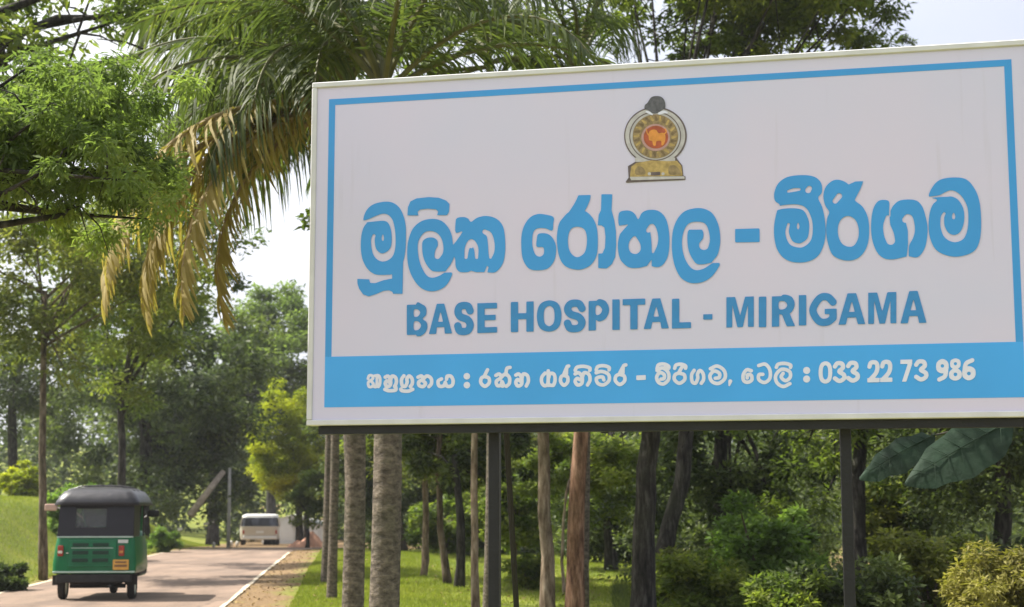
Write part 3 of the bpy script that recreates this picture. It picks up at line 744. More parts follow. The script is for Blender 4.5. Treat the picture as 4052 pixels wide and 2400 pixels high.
# latin / digit glyphs in a unit box (x 0..1, y 0 top .. 1 bottom); s = stroke width in box units of width
def G_(ch, w, h, s):
    """returns pos, neg in units where the box is w x h and the stroke is s"""
    r = s / 2
    P = []; N = []
    q = lambda *p: ('q', list(p))
    st = lambda pts: ('s', [(a, b, s) for a, b in pts])
    if ch == 'B':
        P = [q((0, 0), (w * .6, 0), (w * .6, h), (0, h)), ('p', [(w * .45, 0), (w * .75, 0), (w * .95, h * .12), (w * .95, h * .35), (w * .78, h * .48), (w * .98, h * .6), (w, h * .82), (w * .8, h), (w * .45, h)])]
        N = [('p', [(s, h * .17), (w * .55, h * .17), (w * .66, h * .27), (w * .55, h * .39), (s, h * .39)]), ('p', [(s, h * .57), (w * .58, h * .57), (w * .7, h * .7), (w * .58, h * .83), (s, h * .83)])]
    elif ch == 'A':
        P = [q((0, h), (w * .34, 0), (w * .66, 0), (w, h), (w - s * 1.02, h), (w * .66, h * .78), (w * .34, h * .78), (s * 1.02, h))]
        N = [q((w * .5, h * .25), (w * .61, h * .6), (w * .39, h * .6))]
    elif ch == 'E': P = [q((0, 0), (w, 0), (w, h * .19), (s, h * .19), (s, h * .4), (w * .93, h * .4), (w * .93, h * .58), (s, h * .58), (s, h * .81), (w, h * .81), (w, h), (0, h))]
    elif ch == 'H': P = [q((0, 0), (s, 0), (s, h * .38), (w - s, h * .38), (w - s, 0), (w, 0), (w, h), (w - s, h), (w - s, h * .58), (s, h * .58), (s, h), (0, h))]
    elif ch == 'I': P = [q((0, 0), (w, 0), (w, h), (0, h))]
    elif ch == 'T': P = [q((0, 0), (w, 0), (w, h * .2), (w / 2 + r, h * .2), (w / 2 + r, h), (w / 2 - r, h), (w / 2 - r, h * .2), (0, h * .2))]
    elif ch == 'L': P = [q((0, 0), (s, 0), (s, h * .8), (w, h * .8), (w, h), (0, h))]
    elif ch == 'M': P = [q((0, 0), (w * .32, 0), (w * .5, h * .62), (w * .68, 0), (w, 0), (w, h), (w - s * .8, h), (w - s * .8, h * .25), (w * .6, h), (w * .4, h), (s * .8, h * .25), (s * .8, h), (0, h))]
    elif ch == 'P':
        P = [q((0, 0), (w * .55, 0), (w * .55, h * .65), (s, h * .65), (s, h), (0, h)), ('p', [(w * .4, 0), (w * .8, 0), (w, h * .2), (w, h * .42), (w * .8, h * .64), (w * .4, h * .65)])]
        N = [('p', [(s, h * .18), (w * .55, h * .18), (w * .68, h * .32), (w * .55, h * .46), (s, h * .46)])]
    elif ch == 'R':
        P = [q((0, 0), (w * .55, 0), (w * .55, h * .6), (s, h * .6), (s, h), (0, h)), ('p', [(w * .4, 0), (w * .78, 0), (w * .96, h * .17), (w * .96, h * .38), (w * .78, h * .57), (w * .4, h * .6)]), q((w * .38, h * .5), (w * .72, h * .5), (w, h), (w - s * 1.15, h))]
        N = [('p', [(s, h * .18), (w * .55, h * .18), (w * .66, h * .3), (w * .55, h * .42), (s, h * .42)])]
    elif ch in 'O0':
        P = [('p', [(w / 2, -h * .01), (w * .88, h * .12), (w, h * .5), (w * .88, h * .88), (w / 2, h * 1.01), (w * .12, h * .88), (0, h * .5), (w * .12, h * .12)])]
        k = s * .95
        N = [('p', [(w / 2, h * .17), (w - k - w * .04, h * .27), (w - k, h * .5), (w - k - w * .04, h * .73), (w / 2, h * .83), (k + w * .04, h * .73), (k, h * .5), (k + w * .04, h * .27)])]
    elif ch == 'S': P = [st([(w - r, h * .26), (w * .68, h * .1), (w * .32, h * .1), (r * 1.05, h * .27), (w * .32, h * .44), (w * .68, h * .54), (w - r, h * .72), (w * .68, h * .9), (w * .3, h * .9), (r, h * .73)])]
    elif ch == 'G':
        P = [st([(w - r, h * .27), (w * .66, h * .1), (w * .38, h * .12), (r, h * .4), (r, h * .62), (w * .36, h * .88), (w * .66, h * .9), (w - r, h * .78)]), q((w * .55, h * .48), (w, h * .48), (w, h * .8), (w - s, h * .8), (w - s, h * .65), (w * .55, h * .65))]
    elif ch == '3': P = [st([(r, h * .24), (w * .35, r), (w * .7, h * .12), (w * .78, h * .3), (w * .5, h * .47), (w * .85, h * .62), (w * .85, h * .8), (w * .5, h - r), (r, h * .78)])]
    elif ch == '2': P = [st([(r, h * .28), (w * .3, r), (w * .7, r), (w - r, h * .3), (w * .7, h * .58), (r * 1.2, h - r * 1.1)]), q((0, h - s), (w, h - s), (w, h), (0, h))]
    elif ch == '7': P = [q((0, 0), (w, 0), (w, s), (w * .5, h), (w * .5 - s, h), (w * .62, s), (0, s))]
    elif ch == '8': P = [('p', [(w / 2, 0), (w * .88, h * .1), (w * .88, h * .38), (w / 2, h * .48), (w * .12, h * .38), (w * .12, h * .1)]), ('p', [(w / 2, h * .42), (w * .97, h * .6), (w * .95, h * .88), (w / 2, h), (w * .05, h * .88), (w * .03, h * .6)])]; N = [('s', [(w / 2, h * .24, w * .26)]), ('s', [(w / 2, h * .72, w * .3)])]
    elif ch in '96':
        P = [('p', [(w / 2, h * .36), (w * .95, h * .5), (w * .95, h * .84), (w / 2, h), (w * .05, h * .84), (w * .05, h * .5)]), st([(r * 1.1, h * .65), (w * .28, h * .25), (w * .75, r)])]
        N = [('s', [(w / 2, h * .69, w * .28)])]
        if ch == '9':
            fl = lambda L: [(s_[0], [(w - p[0], h - p[1], *p[2:]) for p in s_[1]]) for s_ in L]
            P = fl(P); N = fl(N)
    elif ch == '.': P = [q((0, 0), (w, 0), (w, h), (0, h))]
    return P, N
def put(ch, a, b, t0, t1, ox, oy, sc, s, mat, name, off=.0030, shear=0.0):
    w, h = (b - a) / sc, (t1 - t0) / sc
    P, N = G_(ch, w, h, s)
    ax, ay = ox + a / sc, oy + t0 / sc
    return letter(name, P, N, lambda Q: np.stack([ax + Q[:, 0], ay + Q[:, 1] - shear * Q[:, 0]], -1), 3.0 if name == 'letter' else 2.4, mat, off)
T_ = M['teal']
for ch, a, b, t0, t1 in (('B', 140, 300, 170, 408), ('A', 313, 497, 164, 401), ('S', 512, 667, 158, 402), ('E', 695, 850, 158, 393), ('H', 958, 1138, 148, 386), ('O', 1163, 1357, 140, 382), ('S', 1375, 1547, 140, 380), ('P', 1570, 1728, 140, 373), ('I', 1757, 1815, 128, 368), ('T', 1838, 2016, 126, 366), ('A', 2003, 2202, 123, 361), ('L', 2226, 2376, 123, 357)):
    put(ch, a, b, t0, t1, 1540, 1120, 1.989, 29, T_, 'letter', shear=.03)
for ch, a, b, t0, t1 in (('.', 165, 237, 285, 327), ('M', 347, 563, 150, 389), ('I', 602, 661, 146, 387), ('R', 705, 888, 144, 383), ('I', 917, 976, 134, 373), ('G', 1005, 1215, 128, 373), ('A', 1228, 1440, 122, 367), ('M', 1463, 1684, 115, 361), ('A', 1716, 1922, 104, 357)):
    put(ch, a, b, t0, t1, 2700, 1100, 1.989, 29, T_, 'letter' if ch != '.' else 'hyphen', shear=.03)
PW = M['print_white']
for ch, a, b, t0, t1 in (('0', 768, 884, 150, 335), ('3', 888, 998, 147, 333), ('3', 1000, 1112, 144, 330), ('2', 1180, 1284, 142, 326), ('2', 1288, 1392, 139, 323), ('7', 1460, 1560, 134, 320), ('3', 1575, 1692, 132, 320), ('9', 1762, 1868, 128, 320), ('8', 1872, 1978, 124, 312), ('6', 1982, 2096, 122, 310)):
    put(ch, a, b, t0, t1, 2880, 1360, 2.138, 17, PW, 'digit', shear=.02)

SK = {
 'a': [[(.02, .30), (.12, .04), (.34, .04), (.42, .28), (.22, .45), (.04, .62), (.1, .95), (.34, .95), (.44, .7), (.3, .55)], [(.44, .7), (.5, .95), (.66, .95), (.72, .6)], [(.55, .05), (.85, .03), (.97, .3), (.95, .75), (.84, .97)], [(.72, .05), (.72, .95)]],
 'na': [[(.36, .58), (.2, .48), (.08, .7), (.22, .97), (.48, .85), (.5, .4), (.3, .06), (.08, .15)], [(.5, .45), (.62, .06), (.9, .18), (.97, .6), (.82, .97)]],
 'ga': [[(.25, .03), (.06, .35), (.1, .85), (.35, .97), (.52, .6), (.5, .3), (.68, .04), (.92, .28), (.95, .7), (.78, .98)]],
 'ha': [[(.06, .15), (.28, .04), (.42, .3), (.12, .55), (.14, .88), (.4, .97), (.56, .7), (.4, .48)], [(.42, .3), (.65, .04), (.92, .25), (.95, .7), (.78, .98)]],
 'ya': [[(.28, .3), (.08, .5), (.14, .92), (.4, .92), (.5, .6)], [(.5, .6), (.6, .94), (.88, .9), (.97, .5), (.85, .08), (.62, .06), (.58, .32)]],
 'ra': [[(.45, .22), (.12, .35), (.06, .7), (.45, .98), (.88, .72), (.85, .35), (.45, .22), (.55, -.02), (.72, -.28)]],
 'ma': [[(.08, .02), (.5, -.16), (.92, .15), (.97, .65), (.6, 1), (.2, .9), (.05, .5), (.3, .18), (.62, .32), (.62, .6), (.38, .66)]],
 'la': [[(.92, 1.12), (.5, 1.34), (.12, 1.05), (.04, .5), (.4, .03), (.88, .18), (.94, .62), (.65, .9), (.38, .62), (.5, .34)]],
 'ta': [[(.06, .15), (.28, .04), (.42, .3), (.1, .58), (.16, .92), (.4, .88), (.47, .62), (.56, .9), (.5, .97)], [(.42, .3), (.68, .04), (.95, .3), (.95, .75), (.75, .98)]],
 'fa': [[(.28, .05), (.06, .35), (.06, .75), (.25, .98), (.46, .85), (.5, .5)], [(.5, -.12), (.5, .95)], [(.5, .5), (.62, .10), (.88, .12), (.97, .5), (.86, .92), (.64, .94)]],
 'ca': [[(.08, .1), (.45, .0), (.9, .2), (.96, .65), (.6, .98), (.2, .88), (.1, .5), (.5, .4), (.6, .62)]],
 'e': [[(.85, .1), (.4, .03), (.06, .4), (.1, .85), (.5, .98), (.9, .8), (.85, .45), (.5, .4), (.45, .65)]],
 'tta': [[(.1, -.2), (.6, -.3), (.95, .1), (.95, .7), (.55, 1), (.12, .8), (.12, .45), (.42, .42)]],
 'hal': [[(1.0, -.46), (.80, -.40), (.74, -.1), (.74, .1)]],
 'hood': [[(.08, -.12), (.2, -.36), (.6, -.42), (.95, -.3), (.96, -.12)]],
 'ii': [[(.08, -.12), (.2, -.4), (.6, -.45), (.95, -.3), (.94, -.12), (.7, -.22)]],
 'u': [[(.05, 1.22), (.35, 1.34), (.9, 1.28), (.9, .95)]],
 'rak': [[(.0, 1.2), (.1, 1.34), (.6, 1.38), (.98, 1.22)]],
}
def sinh(keys, xa, xb, ya, yb, s=14, name='small_letter'):
    w, h = xb - xa, yb - ya
    P = []
    for k in keys:
        for L in SK[k]:
            P.append(('s', [(xa + s / 2 + (w - s) * a, ya + s / 2 + (h - s) * b, s) for a, b in L]))
    return letter(name, P, [], lambda Q: Q, 2.4, PW)
for keys, a, b in ((('a',), 1450, 1512), (('na', 'u'), 1514, 1578), (('ga', 'rak'), 1580, 1642), (('ha',), 1644, 1718), (('ya',), 1722, 1803)):
    sinh(keys, a, b, 1478, 1537, 11 if keys[0] == 'a' else 14)
def dot(x, y, r, name='colon_dot'):
    return letter(name, [('s', [(x, y, 2 * r)])], [], lambda Q: Q, 2.4, PW)
dot(1848, 1488, 13); dot(1848, 1523, 13)
for keys, a, b, y0, y1 in ((('ra',), 1894, 1948, 1470, 1536), (('ta', 'hal'), 1952, 2026, 1470, 1536), (('na',), 2030, 2100, 1469, 1535),
        (('fa',), 2134, 2206, 1466, 1534), (('ra', 'hal'), 2210, 2258, 1465, 1532), (('na', 'hood'), 2264, 2344, 1464, 1531), (('ca', 'hood'), 2348, 2420, 1462, 1530), (('ra', 'hal'), 2426, 2484, 1461, 1529),
        (('ma', 'ii'), 2589, 2655, 1457, 1525), (('ra', 'hood'), 2659, 2722, 1456, 1524), (('ga',), 2727, 2794, 1456, 1524), (('ma',), 2799, 2878, 1450, 1523),
        (('e',), 2932, 2986, 1454, 1520), (('tta',), 2990, 3056, 1450, 1520), (('la', 'hood'), 3060, 3138, 1452, 1518)):
    sinh(keys, a, b, y0, y1)
letter('hyphen', [('q', [(2518, 1485), (2556, 1483), (2556, 1502), (2518, 1504)])], [], lambda Q: Q, 3, PW)
letter('comma', [('s', [(2890, 1508, 16), (2886, 1524, 7)])], [], lambda Q: Q, 2.4, PW)
dot(3192, 1465, 14); dot(3192, 1499, 14)

# emblem: stacked printed shapes, drawn in zoom units of region (2400,340) at 3.5325
emb_o = empty('emblem', (0, 0, 0)); emb_o.parent = sign
ZE = zf(2400, 340, 3.5325)
def epiece(name, pos, neg, mat, off, cell=8):
    return fill_mesh(name, pos, neg, ZE, cell, off, mat, emb_o)
def circ(cx, cy, rx, ry, n=20): return [(cx + rx * math.cos(k * math.tau / n), cy + ry * math.sin(k * math.tau / n)) for k in range(n)]
epiece('outline', [('p', circ(685, 695, 438, 405, 24)), ('q', [(300, 1120), (400, 1060), (430, 960), (950, 960), (990, 1020), (1060, 1110), (1075, 1250), (1105, 1262), (1103, 1312), (700, 1330), (380, 1345), (275, 1352), (268, 1338), (310, 1280)])], [], M['emb_line'], .0030)
epiece('silver_ring', [('p', circ(682, 695, 418, 385, 24)), ('q', [(400, 1000), (960, 1000), (960, 1060), (400, 1060)])], [], M['emb_silver'], .0036)
epiece('ring_line', [('p', circ(682, 700, 362, 345, 24))], [('p', circ(682, 700, 348, 330, 24))], M['emb_line'], .0042)
epiece('base', [('q', [(345, 1130), (420, 1075), (620, 1040), (860, 1050), (985, 1045), (1050, 1120), (1065, 1255), (330, 1270)])], [], M['emb_gold'], .0046)
epiece('base_edge', [('q', [(325, 1270), (1090, 1262), (1095, 1296), (345, 1318)])], [], M['emb_silver'], .0050)
epiece('base_slot', [('q', [(625, 1205), (752, 1200), (755, 1248), (622, 1254)])], [], M['emb_line'], .0052, 6)
for cx in (600, 792): epiece('base_rosette', [('s', [(cx, 1228, 44)])], [], M['emb_silver'], .0054, 6)
epiece('base_dome', [('p', [(400, 1180), (450, 1120), (520, 1150), (545, 1230), (420, 1240)])], [], M['emb_olive'], .0052)
epiece('base_dome', [('p', [(880, 1120), (960, 1110), (1020, 1170), (1030, 1235), (880, 1235)])], [], M['emb_olive'], .0052)
epiece('medallion', [('p', circ(685, 705, 318, 308, 24))], [], M['emb_olive'], .0050)
for k in range(28):
    a = k * math.tau / 28
    epiece('petal', [('s', [(685 + 292 * math.cos(a), 705 + 282 * math.sin(a), 26), (685 + 240 * math.cos(a + .06), 705 + 232 * math.sin(a + .06), 38)])], [], M['emb_olive2'] if k % 2 else M['emb_gold'], .0054, 9)
epiece('pink_ring', [('p', circ(690, 720, 200, 188, 24))], [('p', circ(692, 716, 172, 160, 24))], M['pink'], .0056)
epiece('centre_disc', [('p', circ(692, 716, 170, 158, 24))], [], M['emb_red'], .0056)
epiece('lion', [('p', [(590, 700), (600, 640), (650, 610), (700, 620), (730, 660), (790, 655), (825, 690), (822, 760), (800, 820), (770, 828), (765, 770), (700, 775), (690, 832), (655, 830), (640, 770), (600, 760)]), ('s', [(800, 680, 20), (838, 640, 18), (820, 600, 16)]), ('s', [(610, 700, 24), (572, 660, 16), (560, 600, 12)])], [], M['emb_orange'], .0062, 6)
epiece('wheel', [('p', [(575, 235), (620, 165), (680, 142), (760, 150), (812, 205), (822, 300), (770, 345), (700, 385), (640, 380), (590, 345), (535, 320), (540, 265)])], [], M['emb_grey'], .0054)
epiece('sun_moon_bar', [('s', [(560, 360, 26), (600, 375, 34), (640, 400, 20)]), ('s', [(740, 385, 36), (800, 365, 40), (850, 375, 22)])], [], M['print_white'], .0058)

# ------------------------------------------------------------------ foliage
def leaf_cloud(rng, C, rad, per, ln, wd, droop=.2, flat=.6):
    """C clump centres (n,3), rad clump radii (n,); returns V,F,tint"""
    n = len(C) * per
    cl = np.repeat(np.arange(len(C)), per)
    d = rng.normal(0, 1, (n, 3)); d /= np.linalg.norm(d, axis=1)[:, None]
    rr = rng.random(n) ** .45
    p = C[cl] + d * (rr * rad[cl])[:, None] * np.array([1, 1, flat])
    a = rng.uniform(0, math.tau, n)
    el = rng.normal(-droop, .45, n)
    t = np.stack([np.cos(a) * np.cos(el), np.sin(a) * np.cos(el), np.sin(el)], -1)
    t = t + .5 * d; t /= np.linalg.norm(t, axis=1)[:, None]
    up = np.array([0, 0, 1.]) + rng.normal(0, .55, (n, 3)) + .35 * d
    s = np.cross(t, up); s /= np.linalg.norm(s, axis=1)[:, None] + 1e-9
    nn = np.cross(s, t)
    L = ln * rng.uniform(.45, 1.45, n)[:, None]; Wd = wd * rng.uniform(.7, 1.2, n)[:, None]
    V = np.empty((n, 4, 3))
    V[:, 0] = p; V[:, 1] = p + t * L * .45 + s * Wd / 2 + nn * Wd * .12; V[:, 2] = p + t * L - nn * L * .06; V[:, 3] = p + t * L * .45 - s * Wd / 2 + nn * Wd * .12
    ct = rng.normal(.5, .22, len(C))
    tint = np.clip(ct[cl] + rng.normal(0, .13, n), 0, 1)
    i = np.arange(n)[:, None] * 4
    F = np.concatenate([i + [0, 1, 2], i + [0, 2, 3]])
    return V.reshape(-1, 3), F, np.repeat(tint, 4)

def clumps(rng, center, radii, n, hollow=.45):
    c = np.array(center, float); r = np.array(radii, float)
    d = rng.normal(0, 1, (n, 3)); d /= np.linalg.norm(d, axis=1)[:, None]
    k = hollow + (1 - hollow) * rng.random(n) ** .7
    k = k * np.where(rng.random(n) < .12, rng.uniform(1.05, 1.3, n), 1)
    lump = 1 + .18 * np.sin(3 * np.arctan2(d[:, 1], d[:, 0]) + rng.uniform(0, 6)) + .12 * np.sin(5 * d[:, 2] + rng.uniform(0, 6))
    return c + d * (k * lump)[:, None] * r

def crown_obj(name, seed, center, radii, n, per, ln, wd, mat, parent=None, crad=.3, hollow=.4, droop=.2, extra=None, flat=.6, origin=None):
    rng = np.random.default_rng(seed)
    C = clumps(rng, center, radii, n, hollow)
    if extra is not None: C = np.vstack([C, extra])
    rad = crad * min(radii) * rng.uniform(.6, 1.25, len(C))
    V, F, t = leaf_cloud(rng, C, rad, per, ln, wd, droop, flat)
    if origin is not None: V = V - np.array(origin)
    me = np_mesh(name, V, F); set_tint(me, t)
    return new_obj(name, me, LM[mat], parent), C

def path(a, b, n, rng, wob):
    a, b = Vector(a), Vector(b); out = []
    o1 = Vector(rng.normal(0, wob, 3)); o1.z = 0
    for i in range(n + 1):
        t = i / n
        out.append(a.lerp(b, t) + o1 * math.sin(t * math.pi) + Vector((rng.normal(0, wob * .15), rng.normal(0, wob * .15), 0)) * (0 < i < n))
    return out

def tree(label, base, top, r0, cc, radii, n, per, ln, wd, leaf, bark='bark', seed=0, limbs=8, name='tree', cat='tree', crad=.3, hollow=.4, droop=.2, fork=None, flare=1.35, wob=.08, group=None, limb_r=.4, flat=.6, lime_top=None):
    rng = np.random.default_rng(seed + 77)
    root = empty(name, base)
    tag(root, label, cat, group)
    b = Vector(base); rel = lambda p: Vector(p) - b
    m = MB()
    P = path(b - Vector((0, 0, .15)), top, 9, rng, wob)
    rads = [r0 * (flare if i == 0 else (1.12 if i == 1 else 1 - .38 * i / 9)) for i in range(10)]
    m.tube([rel(p) for p in P], rads, 12)
    tr = m.build('trunk', M[bark], root, smooth=True)
    cr_, C = crown_obj('crown', seed, rel(cc), radii, n, per, ln, wd, leaf, root, crad, hollow, droop, flat=flat)
    idx = rng.choice(len(C), min(limbs, len(C)), replace=False)
    for j in idx:
        st_ = rel(P[-1]).lerp(rel(P[6]), rng.random() * .6); e = Vector(C[j])
        mid = st_.lerp(e, .5) + Vector((rng.normal(0, .1), rng.normal(0, .1), rng.uniform(.0, .25) * (e - st_).length * .4))
        q = [st_, st_.lerp(mid, .5) + Vector((0, 0, .02)), mid, mid.lerp(e, .5), e]
        rr = r0 * limb_r
        mm = MB().tube(q, [rr, rr * .8, rr * .6, rr * .4, rr * .18], 6)
        # twigs
        for _ in range(3):
            s0 = mid.lerp(e, rng.uniform(.1, .9)); e2 = s0 + Vector(rng.normal(0, .35, 3)) * min(radii) * .8
            mm.tube([s0, s0.lerp(e2, .5) + Vector((0, 0, .05)), e2], [rr * .25, rr * .18, rr * .07], 4)
        mm.build('limb', M[bark], root, smooth=True)
    return root

def bush(label, base, radii, n, per, ln, wd, leaf, seed, name='bush', cat='bush', crad=.35, stems=5, group=None, droop=0., hollow=.25, lift=.85):
    root = empty(name, base); tag(root, label, cat, group)
    rng = np.random.default_rng(seed)
    cr_, C = crown_obj('foliage', seed, (0, 0, radii[2] * lift), radii, n, per, ln, wd, leaf, root, crad, hollow, droop)
    m = MB()
    for k in range(stems):
        e = Vector(C[k % len(C)])
        m.tube([(rng.normal(0, .06), rng.normal(0, .06), -.1), Vector((e.x * .4, e.y * .4, e.z * .5)), e], [.03, .02, .008], 5)
    m.build('stem', M['bark'], root)
    return root

# ---- palms
def frond_mesh(seed, L, a0, bend_, nleaf=58, leaf=.62, droop=.8, width=.034, spread=.8, ragged=.15):
    rng = np.random.default_rng(seed)
    n = 14; pts = [np.zeros(3)]; tan = []
    tw = rng.normal(0, .12)
    for i in range(n):
        s = (i + .5) / n; ang = a0 - bend_ * s ** 1.25
        t = np.array([math.cos(ang), tw * s, math.sin(ang)]); t /= np.linalg.norm(t)
        tan.append(t); pts.append(pts[-1] + t * L / n)
    tan.append(tan[-1]); pts = np.array(pts); tan = np.array(tan)
    V = []; F = []; T = []
    for side in (-1, 1):
        for k in range(nleaf):
            s = .14 + .86 * (k + rng.uniform(-.3, .3)) / nleaf
            s = min(max(s, .1), .995); f = s * n; i = min(int(f), n - 1)
            p = pts[i] * (1 - f + i) + pts[i + 1] * (f - i); t = tan[i]
            lat = np.cross(t, [0, 0, 1.]); lat /= np.linalg.norm(lat) + 1e-9
            lat *= side
            upv = np.cross(lat, t) * side
            prof = math.sin(math.pi * (0.12 + .86 * s)) ** .55
            ll = leaf * prof * rng.uniform(1 - ragged, 1 + ragged)
            fw = .35 + .75 * s
            d = lat * spread + t * fw + np.array([0, 0, rng.normal(.12, .16)])
            d += rng.normal(0, .09, 3); d /= np.linalg.norm(d)
            cur = p.copy(); segs = 3
            wv = np.cross(d, [0, 0, 1.]) + rng.normal(0, .25, 3); wv -= d * wv.dot(d); wv /= np.linalg.norm(wv) + 1e-9
            base = len(V)
            for j in range(segs + 1):
                ww = width * (1, 1.15, .8, .08)[j] / 2
                V.append(cur - wv * ww); V.append(cur + wv * ww)
                d = d + np.array([0, 0, -droop * (.22 + .2 * j)]); d /= np.linalg.norm(d)
                cur = cur + d * ll / segs
            for j in range(segs):
                a = base + 2 * j; F.append((a, a + 1, a + 3)); F.append((a, a + 3, a + 2))
            tv = np.clip(rng.normal(.5, .2), 0, 1); T += [tv] * (2 * (segs + 1))
    me = np_mesh('frond', np.array(V), np.array(F)); set_tint(me, np.array(T))
    m = MB().tube([tuple(p) for p in pts], [.028 * (1 - .85 * i / n) + .003 for i in range(n + 1)], 5)
    me2 = bpy.data.meshes.new('rachis'); me2.from_pydata([tuple(v) for v in m.v], [], m.f); me2.update()
    return me, me2

def frond_set(seed, L, leaf, droop, dry=False, n=5, nleaf=58, width=.034):
    out = []
    for k in range(n):
        a0 = (1.25, .95, .65, .3, -.1)[k % 5]; bd = (1.25, 1.45, 1.6, 1.5, 1.25)[k % 5]
        a, b = frond_mesh(seed * 10 + k, L * (1 - .04 * k), a0, bd, nleaf, leaf, droop, width)
        a.materials.append(LM['gold'] if dry else LM['palm']); b.materials.append(M['rachis_dry'] if dry else M['rachis'])
        out.append((a, b))
    return out
FS_A = frond_set(1, 2.9, .68, 1.15, nleaf=48, width=.026)
FS_B = frond_set(2, 3.8, .90, 1.3, nleaf=54, width=.032)
FS_D = frond_set(3, 2.7, .46, .9, dry=True, nleaf=58, width=.027)

FS_C = frond_set(4, 2.7, .98, 2.0, nleaf=44, width=.022)

def add_frond(root, hub, fs, k, az, sc=1.0, tilt=0.0, roll=0.0):
    a, b = fs[k % len(fs)]
    o = bpy.data.objects.new('frond', a); COL.objects.link(o); o.parent = root
    o.location = hub; o.rotation_euler = (roll, -tilt, az); o.scale = (sc, sc, sc)
    r = bpy.data.objects.new('rachis', b); COL.objects.link(r); r.parent = o
    return o

def palm(label, base, hub, r0, fs, nf, seed, group=None, fr=1.0, azs=None, rings=True, bark='palm_trunk', dry=0, hang=False, lv=(0, 1, 2, 3, 4)):
    rng = np.random.default_rng(seed)
    root = empty('palm_tree', base); tag(root, label, 'palm tree', group)
    b = Vector(base); h = Vector(hub) - b
    n = 46; pts = []; rads = []
    for i in range(n + 1):
        t = i / n
        p = Vector((0, 0, -.15)).lerp(h, t) + Vector((math.sin(t * 3.1) * .05, 0, 0))
        pts.append(p)
        rads.append(r0 * (1.18 - .3 * t + (.25 * (1 - t * 8) if t < .125 else 0)) * (1.018 if (rings and i % 2) else 1.0))
    MB().tube(pts, rads, 14).build('trunk', M[bark], root, smooth=True)
    MB().tube([h * .96, h + Vector((0, 0, .35)), h + Vector((0, 0, .75))], [r0 * .85, r0 * .7, r0 * .25], 10).build('crownshaft', M['rachis'], root, smooth=True)
    hub_l = h + Vector((0, 0, .35))
    for k in range(nf):
        az = azs[k] if azs is not None and k < len(azs) else k * 2.39996 + rng.normal(0, .15)
        lvl = lv[k % len(lv)]
        add_frond(root, hub_l + Vector((0, 0, .1 * (4 - lvl) * .5)), fs, lvl, az, fr * rng.uniform(.88, 1.1), rng.normal(0, .08), rng.normal(0, .15))
    for k in range(dry):
        add_frond(root, hub_l + Vector((0, 0, -.1)), FS_D, 4, rng.uniform(0, math.tau), rng.uniform(.8, 1.1), rng.uniform(-.7, -.2), rng.normal(0, .2))
    if hang:       # dead golden fronds hanging towards the road
        for az, k, sc, tl in ((math.pi + .10, 3, 1.26, -.50), (math.pi + .34, 3, 1.24, -.46), (math.pi + .48, 2, 1.28, -.62), (math.pi + .2, 3, 1.35, -.38), (math.pi + .62, 3, 1.22, -.55), (math.pi + .40, 3, 1.1, -.72)):
            add_frond(root, hub_l + Vector((0, 0, -.1)), FS_D, k, az, sc, tl)
        for az, k, sc, tl in ((math.pi - .55, 2, 1.0, -.05), (math.pi - .25, 2, .95, -.25), (math.pi + .05, 2, 1.08, .05), (math.pi + .3, 2, 1.0, -.15), (math.pi - .8, 3, .9, -.1), (math.pi + .7, 3, .8, -.2), (math.pi - .05, 3, .62, -.35)):
            add_frond(root, hub_l, FS_C, k, az, sc, tl)
    return root
PG = 'palms along the grass verge right of the road'
palm('widest grey palm trunk, rising behind the sign with a cream lit left foot', gp(1505, 12.0), at(1515, 600, 12.2), .104, FS_A, 12, 11, PG, .95, lv=(0, 1, 2))
palm('slim straight grey palm trunk just left of the widest palm', gp(1388, 14.0), at(1385, 520, 14.0), .086, FS_A, 16, 12, PG, 1.0, hang=True, lv=(0, 1, 2, 3))
palm('thin pale palm trunk by the left end of the sign, nearer of the pair', gp(1312, 24.5), at(1325, 330, 24.5), .062, FS_B, 24, 13, PG, 1.0, azs=[math.pi + (k * .618 % 1 - .5) * 2.6 for k in range(15)], lv=(0, 1, 2, 3, 2, 3))
palm('thin reddish palm trunk beside the grass verge, farther of the pair', gp(1287, 29), at(1305, 640, 29), .066, FS_B, 20, 14, PG, 1.0, azs=[math.pi + (k * .618 % 1 - .5) * 2.6 for k in range(12)], lv=(1, 2, 3, 3, 2))
palm('palm behind the upper middle of the sign whose leaflets hang over its top edge', gp(2292, 20), at(2290, 420, 20), .09, FS_B, 14, 16, None, 1.0)
palm('palm left of the dark forked trunk with fronds hanging over the sign top', gp(1931, 21), at(1935, 360, 21), .06, FS_B, 14, 17, None, 1.0)
palm('palm behind the left corner of the sign with high yellow green fronds', gp(1400, 27), at(1300, 120, 27), .08, FS_B, 13, 18, None, 1.15, azs=[math.pi + d for d in (-1.1, -.6, -.2, .2, .6, 1.0, 1.4, -.9, .4, 0.0, .8, -.4, -1.4)])
